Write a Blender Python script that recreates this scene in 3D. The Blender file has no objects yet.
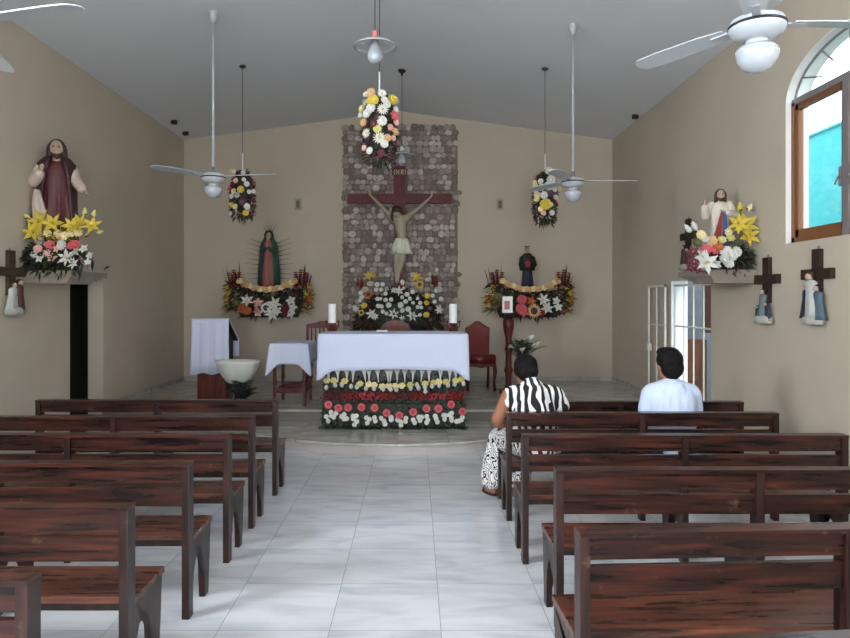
import bpy, bmesh, math, random
from math import sin, cos, pi, radians as R
from mathutils import Vector as V, Matrix as M, Quaternion
rnd = random.Random(7)
S = bpy.context.scene; C = S.collection
F = 680.0; CZ = 1.72
def P(px, py, d): return V(((px-415)*d/F, d, CZ+(300-py)*d/F))

# ------------------------------------------------------------ materials
def srgb(r, g, b):
    def c(v):
        v /= 255.0
        return v/12.92 if v <= .04045 else ((v+.055)/1.055)**2.4
    return (c(r), c(g), c(b), 1)
MT = {}
def mat(name, col, rough=.6, metal=0, noise=0, nscale=8, bump=0, bscale=40, stretch=(1,1,1), coat=0, trans=0, emit=0, spec=.5, sub=0):
    if name in MT: return MT[name]
    m = bpy.data.materials.new(name); m.use_nodes = True
    nt = m.node_tree; b = nt.nodes['Principled BSDF']
    c = srgb(*col)
    b.inputs['Base Color'].default_value = c
    b.inputs['Roughness'].default_value = rough; b.inputs['Metallic'].default_value = metal
    b.inputs['Coat Weight'].default_value = coat; b.inputs['Transmission Weight'].default_value = trans
    b.inputs['Specular IOR Level'].default_value = spec
    if emit:
        b.inputs['Emission Color'].default_value = c; b.inputs['Emission Strength'].default_value = emit
    if noise or bump:
        tc = nt.nodes.new('ShaderNodeTexCoord'); mp = nt.nodes.new('ShaderNodeMapping')
        mp.inputs['Scale'].default_value = stretch
        nt.links.new(tc.outputs['Object'], mp.inputs['Vector'])
    if noise:
        n = nt.nodes.new('ShaderNodeTexNoise'); n.inputs['Scale'].default_value = nscale; n.inputs['Detail'].default_value = 5
        nt.links.new(mp.outputs[0], n.inputs['Vector'])
        cr = nt.nodes.new('ShaderNodeValToRGB')
        cr.color_ramp.elements[0].position = .3; cr.color_ramp.elements[1].position = .7
        cr.color_ramp.elements[0].color = tuple(max(0, x*(1-noise)) for x in c[:3])+(1,)
        cr.color_ramp.elements[1].color = tuple(min(1, x*(1+noise)) for x in c[:3])+(1,)
        nt.links.new(n.outputs['Fac'], cr.inputs['Fac']); nt.links.new(cr.outputs[0], b.inputs['Base Color'])
    if bump:
        n2 = nt.nodes.new('ShaderNodeTexNoise'); n2.inputs['Scale'].default_value = bscale; n2.inputs['Detail'].default_value = 4
        nt.links.new(mp.outputs[0], n2.inputs['Vector'])
        bp = nt.nodes.new('ShaderNodeBump'); bp.inputs['Strength'].default_value = bump; bp.inputs['Distance'].default_value = .01
        nt.links.new(n2.outputs['Fac'], bp.inputs['Height']); nt.links.new(bp.outputs[0], b.inputs['Normal'])
    MT[name] = m; return m

def wood_mat(name, dark, mid, light, rough=.3, axis=(1.2, 14, 14), wear=.0):
    m = bpy.data.materials.new(name); m.use_nodes = True; nt = m.node_tree; N = nt.nodes; L = nt.links
    b = N['Principled BSDF']
    tc = N.new('ShaderNodeTexCoord'); oi = N.new('ShaderNodeObjectInfo'); ad = N.new('ShaderNodeVectorMath'); ad.operation = 'ADD'
    mul = N.new('ShaderNodeMath'); mul.operation = 'MULTIPLY'; mul.inputs[1].default_value = 37
    L.new(oi.outputs['Random'], mul.inputs[0]); L.new(tc.outputs['Object'], ad.inputs[0]); L.new(mul.outputs[0], ad.inputs[1])
    mp = N.new('ShaderNodeMapping'); mp.inputs['Scale'].default_value = axis; L.new(ad.outputs[0], mp.inputs['Vector'])
    n = N.new('ShaderNodeTexNoise'); n.inputs['Scale'].default_value = 2.2; n.inputs['Detail'].default_value = 8; n.inputs['Distortion'].default_value = .6
    L.new(mp.outputs[0], n.inputs['Vector'])
    cr = N.new('ShaderNodeValToRGB'); e = cr.color_ramp.elements
    e[0].position = .33; e[0].color = srgb(*dark); e[1].position = .72; e[1].color = srgb(*light)
    k = cr.color_ramp.elements.new(.5); k.color = srgb(*mid)
    L.new(n.outputs['Fac'], cr.inputs['Fac'])
    col = cr.outputs[0]
    if wear:
        w = N.new('ShaderNodeTexNoise'); w.inputs['Scale'].default_value = 9; w.inputs['Detail'].default_value = 10; w.inputs['Roughness'].default_value = .75
        L.new(ad.outputs[0], w.inputs['Vector'])
        wr = N.new('ShaderNodeValToRGB'); wr.color_ramp.elements[0].position = .60; wr.color_ramp.elements[1].position = .70
        L.new(w.outputs['Fac'], wr.inputs['Fac'])
        ml = N.new('ShaderNodeMath'); ml.operation = 'MULTIPLY'; ml.inputs[1].default_value = wear; L.new(wr.outputs[0], ml.inputs[0])
        mx = N.new('ShaderNodeMix'); mx.data_type = 'RGBA'; L.new(ml.outputs[0], mx.inputs['Factor'])
        L.new(col, mx.inputs['A']); mx.inputs['B'].default_value = srgb(170, 135, 110); col = mx.outputs['Result']
    L.new(col, b.inputs['Base Color']); b.inputs['Specular IOR Level'].default_value = .35
    rr = N.new('ShaderNodeMapRange'); rr.inputs['To Min'].default_value = rough-.08; rr.inputs['To Max'].default_value = rough+.2
    L.new(n.outputs['Fac'], rr.inputs['Value']); L.new(rr.outputs[0], b.inputs['Roughness'])
    bp = N.new('ShaderNodeBump'); bp.inputs['Strength'].default_value = .25; bp.inputs['Distance'].default_value = .004
    L.new(n.outputs['Fac'], bp.inputs['Height']); L.new(bp.outputs[0], b.inputs['Normal'])
    MT[name] = m; return m

def tile_mat(name, size, off, c1, c2, vein, rough, mortar):
    m = bpy.data.materials.new(name); m.use_nodes = True; nt = m.node_tree; N = nt.nodes; L = nt.links
    b = N['Principled BSDF']
    tc = N.new('ShaderNodeTexCoord'); mp = N.new('ShaderNodeMapping'); mp.inputs['Location'].default_value = (-off[0], -off[1], 0)
    L.new(tc.outputs['Object'], mp.inputs['Vector'])
    br = N.new('ShaderNodeTexBrick'); br.offset = 0; br.squash = 1
    br.inputs['Scale'].default_value = 1; br.inputs['Brick Width'].default_value = size; br.inputs['Row Height'].default_value = size
    br.inputs['Mortar Size'].default_value = .0022; br.inputs['Mortar Smooth'].default_value = .1; br.inputs['Bias'].default_value = 0
    br.inputs['Color1'].default_value = (0, 0, 0, 1); br.inputs['Color2'].default_value = (1, 1, 1, 1)
    L.new(mp.outputs[0], br.inputs['Vector'])
    n = N.new('ShaderNodeTexNoise'); n.inputs['Scale'].default_value = 2.2; n.inputs['Detail'].default_value = 9; n.inputs['Distortion'].default_value = .5
    mp2 = N.new('ShaderNodeMapping'); mp2.inputs['Rotation'].default_value = (0, 0, 1.0); mp2.inputs['Scale'].default_value = (1, 3.4, 1)
    L.new(tc.outputs['Object'], mp2.inputs['Vector'])
    a = N.new('ShaderNodeVectorMath'); a.operation = 'MULTIPLY_ADD'; a.inputs[1].default_value = (3, 3, 3)
    L.new(br.outputs['Color'], a.inputs[0]); L.new(mp2.outputs[0], a.inputs[2]); L.new(a.outputs[0], n.inputs['Vector'])
    cr = N.new('ShaderNodeValToRGB'); e = cr.color_ramp.elements
    e[0].position = .3; e[0].color = srgb(*vein); e[1].position = .6; e[1].color = srgb(*c1)
    k = cr.color_ramp.elements.new(.46); k.color = srgb(*c2)
    L.new(n.outputs['Fac'], cr.inputs['Fac'])
    mx = N.new('ShaderNodeMix'); mx.data_type = 'RGBA'; L.new(br.outputs['Fac'], mx.inputs['Factor'])
    L.new(cr.outputs[0], mx.inputs['A']); mx.inputs['B'].default_value = srgb(*mortar)
    L.new(mx.outputs['Result'], b.inputs['Base Color'])
    b.inputs['Roughness'].default_value = rough
    MT[name] = m; return m

def pattern_mat(name, scale, dist, thr, stretch):
    """black figures on white cloth"""
    m = bpy.data.materials.new(name); m.use_nodes = True; nt = m.node_tree; N = nt.nodes; L = nt.links
    b = N['Principled BSDF']; tc = N.new('ShaderNodeTexCoord'); mp = N.new('ShaderNodeMapping'); mp.inputs['Scale'].default_value = stretch
    mp.inputs['Rotation'].default_value = (0, .35, 0)
    L.new(tc.outputs['Object'], mp.inputs['Vector'])
    w = N.new('ShaderNodeTexWave'); w.inputs['Scale'].default_value = scale; w.inputs['Distortion'].default_value = dist
    w.inputs['Detail'].default_value = 1.5; w.inputs['Detail Scale'].default_value = 1.3
    L.new(mp.outputs[0], w.inputs['Vector'])
    cr = N.new('ShaderNodeValToRGB'); cr.color_ramp.elements[0].position = thr; cr.color_ramp.elements[1].position = thr+.06
    cr.color_ramp.elements[0].color = srgb(22, 22, 26); cr.color_ramp.elements[1].color = srgb(228, 224, 222)
    L.new(w.outputs['Fac'], cr.inputs['Fac']); L.new(cr.outputs[0], b.inputs['Base Color']); b.inputs['Roughness'].default_value = .85
    MT[name] = m; return m

wall_m = mat('cream_wall_paint', (191, 178, 160), .75, noise=.05, nscale=1.2, bump=.12, bscale=60)
ceil_m = mat('grey_ceiling_paint', (222, 224, 228), .8, noise=.03, nscale=1)
tile_m = tile_mat('marble_tile', .58, (-.445, 5.28), (211, 212, 213), (200, 202, 205), (182, 185, 190), .15, (150, 152, 155))
step_m = tile_mat('sanctuary_tile', .58, (-.2, 8.9), (186, 182, 174), (166, 162, 154), (154, 148, 140), .2, (120, 114, 106))
nose_m = mat('step_nosing', (190, 170, 158), .35, noise=.08)
pew_m = wood_mat('pew_wood', (22, 11, 9), (42, 20, 15), (82, 38, 25), .24, wear=.22)
seat_m = wood_mat('pew_seat_wood', (46, 26, 19), (80, 44, 31), (120, 66, 44), .24, wear=.4)
leg_m = wood_mat('pew_leg_wood', (24, 13, 11), (38, 20, 16), (66, 36, 27), .3, axis=(10, 10, 1.2), wear=.2)
redwood = wood_mat('red_wood', (66, 24, 18), (90, 34, 26), (112, 48, 36), .3, axis=(8, 8, 1))
crosswood = wood_mat('cross_red', (78, 22, 22), (94, 27, 26), (108, 34, 32), .4, axis=(8, 8, 1.5))
darkwood = wood_mat('dark_wood', (28, 18, 14), (44, 30, 24), (60, 42, 32), .5, axis=(8, 8, 1))
cabwood = wood_mat('cabinet_wood', (70, 36, 20), (92, 48, 28), (110, 60, 36), .4, axis=(8, 8, 1))
leather = mat('oxblood_leather', (108, 20, 20), .22, coat=.4, bump=.05)
cloth_m = mat('white_cloth', (208, 213, 234), .85, bump=.1, bscale=120)
white_m = mat('white_enamel', (226, 228, 226), .35)
fanw = mat('fan_plastic', (176, 180, 184), .35)
dkband = mat('dark_band', (40, 42, 44), .4, metal=.6)
opal = mat('opal_glass', (184, 188, 194), .12, trans=.15, coat=.5)
glass = mat('clear_glass', (240, 246, 246), .03, trans=1, spec=.4)
black_m = mat('black_metal', (24, 22, 22), .5)
wire_m = mat('dark_wire', (46, 44, 42), .5)
candle_m = mat('candle_wax', (240, 240, 238), .45)
bronze = mat('bronze_frame', (132, 84, 52), .4, metal=.25)
greyfr = mat('grey_frame', (128, 122, 122), .45, metal=.2)
gatew = mat('gate_paint', (224, 220, 210), .4)
stonesh = mat('shelf_stone', (142, 129, 117), .5, noise=.15, nscale=5)
skin = mat('skin_brown', (150, 98, 72), .55, noise=.06, nscale=20)
skin2 = mat('skin_tan', (176, 122, 94), .55, noise=.06, nscale=20)
hair_m = mat('black_hair', (16, 12, 12), .75, spec=.2, bump=.9, bscale=90, stretch=(1, 1, .35))
sskin = mat('statue_skin', (182, 156, 132), .5)
corpus = mat('statue_pale_skin', (170, 160, 138), .5, noise=.06)
shair = mat('statue_hair', (60, 38, 28), .6)
zebra = pattern_mat('zebra_top', 5.5, 9, .52, (1, 1, .55))
squig = pattern_mat('squiggle_skirt', 15, 18, .30, (1, 1, .8))
teal = mat('turquoise_wall', (48, 156, 162), .8, noise=.04)
grass = mat('outside_ground', (150, 145, 135), .9, noise=.1)

# ------------------------------------------------------------ mesh helpers
def put(name, me, m, parent=None, loc=None):
    o = bpy.data.objects.new(name, me); C.objects.link(o)
    if m is not None:
        for x in (m if isinstance(m, (list, tuple)) else [m]): me.materials.append(x)
    if parent is not None: o.parent = parent
    if loc is not None: o.location = loc
    return o
def obj(name, bm, m, parent=None, loc=None, smooth=False, bevel=0):
    if bevel:
        es = [e for e in bm.edges if len(e.link_faces) == 2 and e.calc_face_angle(0) > .9]
        bmesh.ops.bevel(bm, geom=es, offset=bevel, segments=2, affect='EDGES', profile=.6)
    bmesh.ops.recalc_face_normals(bm, faces=bm.faces)
    me = bpy.data.meshes.new(name); bm.to_mesh(me); bm.free()
    if smooth:
        for p in me.polygons: p.use_smooth = True
    return put(name, me, m, parent, loc)
def tag(o, label=None, cat=None, group=None, kind=None):
    if label: o['label'] = label
    if cat: o['category'] = cat
    if group: o['group'] = group
    if kind: o['kind'] = kind
    return o
def empty(name, loc, rz=0, label=None, cat=None, group=None):
    o = bpy.data.objects.new(name, None); C.objects.link(o); o.location = loc; o.rotation_euler = (0, 0, rz)
    o.empty_display_size = .1
    return tag(o, label, cat, group)
def B(): return bmesh.new()
def box(bm, x0, x1, y0, y1, z0, z1, mi=0):
    vs = [bm.verts.new((x, y, z)) for z in (z0, z1) for y in (y0, y1) for x in (x0, x1)]
    for f in ((0, 1, 3, 2), (4, 6, 7, 5), (0, 4, 5, 1), (2, 3, 7, 6), (0, 2, 6, 4), (1, 5, 7, 3)):
        bm.faces.new([vs[i] for i in f]).material_index = mi
    return bm
def frame_of(d):
    d = d.normalized(); a = V((0, 0, 1)) if abs(d.z) < .9 else V((1, 0, 0))
    u = d.cross(a).normalized(); return u, d.cross(u).normalized()
def tube(bm, pts, rads, n=10, cap=True, mi=0, flat=1.0):
    pts = [V(p) for p in pts]
    if not hasattr(rads, '__len__'): rads = [rads]*len(pts)
    rings = []; u = None
    for i, p in enumerate(pts):
        d = (pts[min(i+1, len(pts)-1)]-pts[max(i-1, 0)])
        if d.length < 1e-9: d = V((0, 0, 1))
        if u is None: u, w = frame_of(d)
        else:
            u = (u-d.normalized()*u.dot(d.normalized())).normalized(); w = d.normalized().cross(u)
        rings.append([bm.verts.new(p+(u*cos(2*pi*k/n)+w*sin(2*pi*k/n)*flat)*rads[i]) for k in range(n)])
    for a, b in zip(rings, rings[1:]):
        for k in range(n):
            bm.faces.new((a[k], a[(k+1) % n], b[(k+1) % n], b[k])).material_index = mi
    if cap:
        bm.faces.new(rings[0][::-1]).material_index = mi; bm.faces.new(rings[-1]).material_index = mi
    return bm
def lathe(bm, prof, n=24, c=(0, 0, 0), sx=1, sy=1, mi=0):
    rings = []
    for r, z in prof:
        if r < 1e-6: rings.append([bm.verts.new((c[0], c[1], c[2]+z))])
        else: rings.append([bm.verts.new((c[0]+r*cos(2*pi*k/n)*sx, c[1]+r*sin(2*pi*k/n)*sy, c[2]+z)) for k in range(n)])
    for a, b in zip(rings, rings[1:]):
        for k in range(n):
            k2 = (k+1) % n
            f = [a[k % len(a)], a[k2 % len(a)], b[k2 % len(b)], b[k % len(b)]]
            g = []
            for v in f:
                if v not in g: g.append(v)
            if len(g) > 2: bm.faces.new(g).material_index = mi
    return bm
def prism(bm, poly, axis, a0, a1, mi=0):
    """extrude a 2D outline along an axis; axis x: poly=(y,z); y: (x,z); z: (x,y)"""
    def pt(p, a): return {'x': (a, p[0], p[1]), 'y': (p[0], a, p[1]), 'z': (p[0], p[1], a)}[axis]
    v0 = [bm.verts.new(pt(p, a0)) for p in poly]; v1 = [bm.verts.new(pt(p, a1)) for p in poly]
    n = len(poly)
    for i in range(n): bm.faces.new((v0[i], v0[(i+1) % n], v1[(i+1) % n], v1[i])).material_index = mi
    fs = [bm.faces.new(v0[::-1]), bm.faces.new(v1)]
    for f in fs: f.material_index = mi
    bmesh.ops.triangulate(bm, faces=fs)
    return bm
def ball(bm, c, r, seg=12, mi=0):
    if not hasattr(r, '__len__'): r = (r, r, r)
    res = bmesh.ops.create_uvsphere(bm, u_segments=seg, v_segments=max(6, seg*2//3), radius=1, matrix=M.Translation(V(c)) @ M.Diagonal((r[0], r[1], r[2], 1)))
    fs = set()
    for v in res['verts']: fs.update(v.link_faces)
    for f in fs: f.material_index = mi
    return bm
def blob(name, chains, balls, voxel, m, parent=None, smooth=4, xf=None, loc=None):
    """one continuous skin grown around tapered chains and ellipsoids"""
    bm = B()
    for ch in chains:
        for (a, b) in zip(ch, ch[1:]):
            pa, ra, pb, rb = V(a[:3]), a[3], V(b[:3]), b[3]
            tube(bm, [pa, pb], [ra, rb], 12)
        for a in ch: ball(bm, a[:3], a[3], 12)
    for b in balls:
        ball(bm, b[0], b[1], 16)
    if xf is not None: bmesh.ops.transform(bm, matrix=xf, verts=bm.verts)
    me = bpy.data.meshes.new(name); bm.to_mesh(me); bm.free()
    t = bpy.data.objects.new('tmp', me); C.objects.link(t)
    r = t.modifiers.new('r', 'REMESH'); r.mode = 'VOXEL'; r.voxel_size = voxel; r.use_smooth_shade = True
    s = t.modifiers.new('s', 'SMOOTH'); s.iterations = smooth; s.factor = .5
    dg = bpy.context.evaluated_depsgraph_get(); dg.update()
    me2 = bpy.data.meshes.new_from_object(t.evaluated_get(dg)); me2.name = name
    bpy.data.objects.remove(t)
    for p in me2.polygons: p.use_smooth = True
    me2.materials.clear()
    return put(name, me2, m, parent, loc)
def loft(bm, secs, n=40, ripple=None, cap=True, mi=0):
    """secs: (cx,cy,z,rx,ry[,amp])"""
    rings = []
    for s in secs:
        cx, cy, z, rx, ry = s[:5]; amp = s[5] if len(s) > 5 else 0
        ring = []
        for k in range(n):
            t = 2*pi*k/n; q = 1+(amp*(ripple(t, z) if ripple else 0))
            ring.append(bm.verts.new((cx+rx*q*cos(t), cy+ry*q*sin(t), z)))
        rings.append(ring)
    for a, b in zip(rings, rings[1:]):
        for k in range(n): bm.faces.new((a[k], a[(k+1) % n], b[(k+1) % n], b[k])).material_index = mi
    if cap: bm.faces.new(rings[0][::-1]); bm.faces.new(rings[-1])
    return bm

# ------------------------------------------------------------ the room
XL, XR, YB, YF = -4.1, 3.5, 12.07, -5.0
EZ, RZ, RX = 4.56, 5.07, -.27
def wall_side(name, x0, x1, ya, yb, zt, opens):
    """opens: (y0,y1,z0,z1,rise) with an elliptic arch of that rise above z1"""
    ys = {ya, yb}
    for o in opens:
        n = 16 if o[4] else 1
        for i in range(n+1): ys.add(round(o[0]+(o[1]-o[0])*(.5-.5*cos(pi*i/n)), 5))
    ys = sorted(ys); bm = B()
    def head(o, y):
        if not o[4]: return o[3]
        c, h = (o[0]+o[1])/2, (o[1]-o[0])/2
        return o[3]+o[4]*math.sqrt(max(0, 1-((y-c)/h)**2))
    for a, b in zip(ys, ys[1:]):
        mid = (a+b)/2; op = [o for o in opens if o[0] < mid < o[1]]
        if not op: prism(bm, [(a, 0), (b, 0), (b, zt), (a, zt)], 'x', x0, x1)
        else:
            o = op[0]
            if o[2] > 0: prism(bm, [(a, 0), (b, 0), (b, o[2]), (a, o[2])], 'x', x0, x1)
            prism(bm, [(a, head(o, a)), (b, head(o, b)), (b, zt), (a, zt)], 'x', x0, x1)
    return tag(obj(name, bm, wall_m), kind='structure')
WIN = (4.76, 6.42, 2.25, 3.57, .42)
wins = [WIN, (.7, 2.2, 2.28, 3.55, .38), (-3.4, -1.9, 2.28, 3.55, .38)]
wall_side('wall_right', XR, XR+.22, YF, YB, 4.8, wins+[(8.04, 9.3, 0, 1.98, 0)])
wall_side('wall_left', XL-.2, XL, YF, YB, 4.8, wins[1:]+[(8.08, 8.94, 0, 2.02, 0)])  # left window openings added out of view for extra light
bm = B(); box(bm, XL-.2, XR+.22, YB, YB+.2, 0, 5.3); tag(obj('wall_back', bm, wall_m), kind='structure')
bm = B()   # entrance wall behind the camera, with a wide open doorway
box(bm, XL-.2, -1.6, YF-.2, YF, 0, 5.3); box(bm, 1.1, XR+.22, YF-.2, YF, 0, 5.3); box(bm, -1.6, 1.1, YF-.2, YF, 3.2, 5.3)
tag(obj('wall_front', bm, wall_m), kind='structure')
bm = B()
sl = (RZ-EZ)/(RX-XL); sr = (RZ-EZ)/(XR-RX)
prism(bm, [(XL-.4, EZ-.4*sl), (RX, RZ), (XR+.5, EZ-.5*sr), (XR+.5, EZ+.3), (RX, RZ+.3), (XL-.4, EZ+.3)], 'y', YF-.2, YB+.2)
tag(obj('ceiling', bm, ceil_m), kind='structure')
def ceil_z(x): return RZ-(RX-x)*sl if x < RX else RZ-(x-RX)*sr
bm = B(); box(bm, XL-.2, XR+.22, YF-.2, YB+.2, -.15, 0); tag(obj('floor', bm, tile_m), kind='structure')
# raised sanctuary floor and curved first step
bm = B(); box(bm, XL, XR, 8.90, YB, .0, .262); tag(obj('floor_sanctuary', bm, step_m), kind='structure')
bm = B(); box(bm, XL, XR, 8.87, YB, .262, .29); tag(obj('floor_sanctuary_slab', bm, [step_m], smooth=False), kind='structure')
def arc(r, y1):
    cx, cy = -.27, 10.1; t1 = math.asin((cy-y1)/r)
    pts = []
    for i in range(41):
        t = pi+t1+(pi-2*t1)*i/40; pts.append((cx+r*cos(t), cy+r*sin(t)))
    return pts
bm = B(); prism(bm, arc(2.57, 8.9), 'z', 0, .10); tag(obj('floor_step', bm, mat('riser_tile', (178, 170, 166), .3, noise=.06, nscale=3)), kind='structure')
bm = B(); prism(bm, arc(2.6, 8.9), 'z', .10, .13); tag(obj('floor_step_tread', bm, step_m, bevel=.006), kind='structure')
# baseboards
for nm, c in (('baseboard_back', (XL, XR, YB-.012, YB, .29, .36)), ('baseboard_left', (XL, XL+.012, 8.95, YB-.012, .29, .36)), ('baseboard_right', (XR-.012, XR, 9.32, YB-.012, .29, .36))):
    bm = B(); box(bm, *c); tag(obj(nm, bm, step_m), kind='structure')
# stone cladding panel behind the cross, its edge stones uneven
bm = B()
rs = random.Random(3); a0, a1 = P(342, 0, 12).x, P(459, 0, 12).x; zt = 4.76
tones = [(172, 160, 153), (146, 132, 126), (124, 111, 104), (158, 144, 135), (192, 182, 172), (136, 122, 116)]
bm = B(); box(bm, a0+.02, a1-.02, YB-.012, YB, .29, zt-.02, 0)
z = .29
while z < zt-.03:
    h_ = rs.uniform(.08, .125); x = a0+rs.uniform(-.02, .015)
    while x < a1-.085:
        w_ = rs.uniform(.07, .15); n_ = 8; cx_, cz_ = x+w_/2, z+h_/2+rs.uniform(-.012, .012); dp = rs.uniform(.018, .04); ph = rs.uniform(-.2, .2); mi = rs.randrange(6)+1
        rings = []
        for sc, yy in ((1.0, YB-.010), (.98, YB-dp*.7), (.78, YB-dp)):
            ring = []
            for q_ in range(n_):
                t = pi/4*q_+ph+pi/8; e = 1/max(abs(cos(t)), abs(sin(t)))**.95
                ring.append(bm.verts.new((cx_+w_*.49*cos(t)*e*sc, yy, cz_+h_*.49*sin(t)*e*sc)))
            rings.append(ring)
        for A_, B_ in zip(rings, rings[1:]):
            for q_ in range(n_): bm.faces.new((A_[q_], A_[(q_+1) % n_], B_[(q_+1) % n_], B_[q_])).material_index = mi
        bm.faces.new(rings[-1]).material_index = mi; bm.faces.new(rings[0][::-1]).material_index = mi
        x += w_*.97
    z += h_*.97
tag(obj('wall_stone_panel', bm, [mat('stone_mortar', (128, 116, 108), .9)]+[mat('stone_%d' % q_, c_, .85, noise=.22, nscale=22, bump=.4, bscale=60) for q_, c_ in enumerate(tones)]), kind='structure')
bm = B(); box(bm, XR+.001, XR+.22, 9.282, 9.3, 0, 1.98); tag(obj('trim_1', bm, mat('white_trim', (236, 238, 242), .5)), kind='structure')  # white board added; daylight on the far door jamb put into its colour
# outside
bm = B(); box(bm, -40, 40, -30, 40, -.4, -.16); tag(obj('ground', bm, grass), kind='structure')
bm = B(); box(bm, 6.5, 6.8, 2, 18, -.16, 4.40); box(bm, 6.46, 6.84, 1.96, 18.04, 4.40, 4.44)
tag(obj('neighbour_building', bm, teal), 'turquoise painted neighbouring house wall seen through the arched window', 'building')
bm = B()
for i in range(12):
    for j in range(6):
        o = .2*(i % 2); box(bm, 3.95+j*.4-o, 4.34+j*.4-o, 10.6, 10.78, -.16+i*.2, .035+i*.2)
box(bm, 3.78, 6.3, 10.62, 10.76, -.16, 2.24)
tag(obj('block_wall', bm, mat('grey_blocks', (112, 114, 120), .85, noise=.12, nscale=6)), 'grey concrete block wall outside the gated side doorway', 'wall')
# dark box added behind the left doorway; keeps sky out, shade painted in
bm = B(); X0 = XL-.2
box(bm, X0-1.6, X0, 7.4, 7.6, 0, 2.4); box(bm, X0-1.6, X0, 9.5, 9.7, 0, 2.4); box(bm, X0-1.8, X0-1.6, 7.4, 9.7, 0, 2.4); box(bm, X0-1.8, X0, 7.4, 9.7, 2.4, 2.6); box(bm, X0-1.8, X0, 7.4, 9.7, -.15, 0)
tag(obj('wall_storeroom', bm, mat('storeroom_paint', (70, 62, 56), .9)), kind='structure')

# ------------------------------------------------------------ windows (first is the one in view)
def window(i, w):
    y0, y1, z0, z1, rise = w; c = (y0+y1)/2; h = (y1-y0)/2; xa, xb = XR+.05, XR+.12
    bm = B(); t = .055
    box(bm, xa, xb, y0, y0+t, z0, z1); box(bm, xa, xb, y1-t, y1, z0, z1); box(bm, xa, xb, y0, y1, z0, z0+t)
    r = tag(obj('window_%d' % i, bm, bronze), kind='structure')
    r['label'] = 'arched window with bronze casements in the right wall'
    bm = B(); box(bm, xa, xb, y0, y1, z1-.03, z1+.03); box(bm, xa-.015, xb+.015, c-.035, c+.035, z0, z1)
    outer = [(c+(h-.0)*cos(pi*k/24), z1+rise*sin(pi*k/24)) for k in range(25)]
    inner = [(c+(h-.02)*cos(pi*k/24), z1+(rise-.02)*sin(pi*k/24)) for k in range(25)]
    for k in range(24): prism(bm, [outer[k], outer[k+1], inner[k+1], inner[k]], 'x', xa+.025, xa+.045)
    for a in (30, 60, 90, 120, 150):
        q = R(a); e = (h*cos(q), rise*sin(q)); s = .55
        tube(bm, [(xa+.03, c+e[0]*s, z1+e[1]*s), (xa+.03, c+e[0]*.97, z1+e[1]*.97)], .009, 6)
    obj('window_fanlight', bm, greyfr, r)
    bm = B()
    for k in range(24): prism(bm, [(outer[k][0], outer[k][1]), (outer[k+1][0], outer[k+1][1]), (c+(h-.006)*cos(pi*(k+1)/24), z1+(rise-.006)*sin(pi*(k+1)/24)), (c+(h-.006)*cos(pi*k/24), z1+(rise-.006)*sin(pi*k/24))], 'x', XR-.001, XR+.218)
    for q_ in ((y0, y0+.005), (y1-.005, y1)): box(bm, XR-.001, xa-.001, q_[0], q_[1], z0, z1); box(bm, xb+.001, XR+.218, q_[0], q_[1], z0, z1)
    obj('window_lining', bm, mat('white_lining', (238, 236, 230), .6), r)  # thin white strips added; outside light on the reveal put into their colour
    for s in (-1, 1):
        bm = B(); ya, yb = (c+.036, y1-t-.002) if s > 0 else (y0+t+.002, c-.036)
        box(bm, xa+.01, xb-.01, ya, ya+.05, z0+t, z1-.03); box(bm, xa+.01, xb-.01, yb-.05, yb, z0+t, z1-.03)
        box(bm, xa+.01, xb-.01, ya, yb, z0+t, z0+t+.07); box(bm, xa+.01, xb-.01, ya, yb, z1-.08, z1-.03)
        k = obj('window_sash', bm, bronze, r)
        bm = B(); box(bm, xa+.03, xa+.034, ya+.05, yb-.05, z0+t+.07, z1-.08); obj('glass_pane', bm, glass, k)
        bm = B(); yl = ya+.03 if s > 0 else yb-.03
        box(bm, xa-.02, xa+.01, yl-.015, yl+.015, z0+.42, z0+.58); tube(bm, [(xa-.03, yl, z0+.5), (xa-.03, yl+.05*s, z0+.44)], .008, 6)
        obj('window_latch', bm, greyfr, k)
    bm = B(); arcp = [(c+(h-.04)*cos(pi*k/24), z1+.03+(rise-.07)*sin(pi*k/24)) for k in range(25)]
    prism(bm, arcp, 'x', xa+.034, xa+.038); obj('fanlight_pane', bm, glass, r)
for i, w in enumerate(wins): window(i+1, w)

# ------------------------------------------------------------ side gate and what stands outside it
def gate_leaf(x, ya, yb, label, hinge_first, zb=0, n=3):
    r = empty('iron_gate', (x, ya, zb), 0, label, 'gate', None)
    w = yb-ya; z0, z1 = .01 if zb else .03, 1.93-zb
    bm = B(); box(bm, -.012, .012, 0, .028, z0, z1); box(bm, -.012, .012, w-.028, w, z0, z1); box(bm, -.012, .012, 0, w, z0, z0+.03); box(bm, -.012, .012, 0, w, z1-.03, z1)
    box(bm, -.01, .01, 0, w, 1.36-zb, 1.38-zb)
    obj('gate_frame', bm, gatew, r)
    for i in range(1, n+1):
        bm = B(); y = w*i/(n+1); box(bm, -.008, .008, y-.008, y+.008, z0+.03, z1-.03); obj('gate_bar', bm, gatew, r)
    bm = B(); yl = .03 if hinge_first else w-.03
    box(bm, -.03, .03, yl-.03, yl+.03, .98-zb, 1.08-zb); obj('gate_latch', bm, gatew, r)
    return r
g = gate_leaf(XR+.05, 8.06, 9.27, 'white iron gate leaf standing closed across the side doorway', False, 0, 3); g['group'] = 'white iron gate leaves'
g = gate_leaf(XR-.06, 9.34, 10.02, 'white iron gate leaf folded back against the wall beside doorway', False, .29, 1); g['group'] = 'white iron gate leaves'
r = empty('wooden_cabinet', (3.95, 9.9, -.16), 0, 'brown wooden cabinet standing outside beyond the gated doorway', 'cabinet')
bm = B(); box(bm, -.1, .3, 0, .35, .0, 1.30); obj('carcass', bm, cabwood, r, bevel=.006)
bm = B(); box(bm, -.08, .09, -.02, 0, .06, 1.24); d_ = obj('door', bm, cabwood, r)
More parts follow.
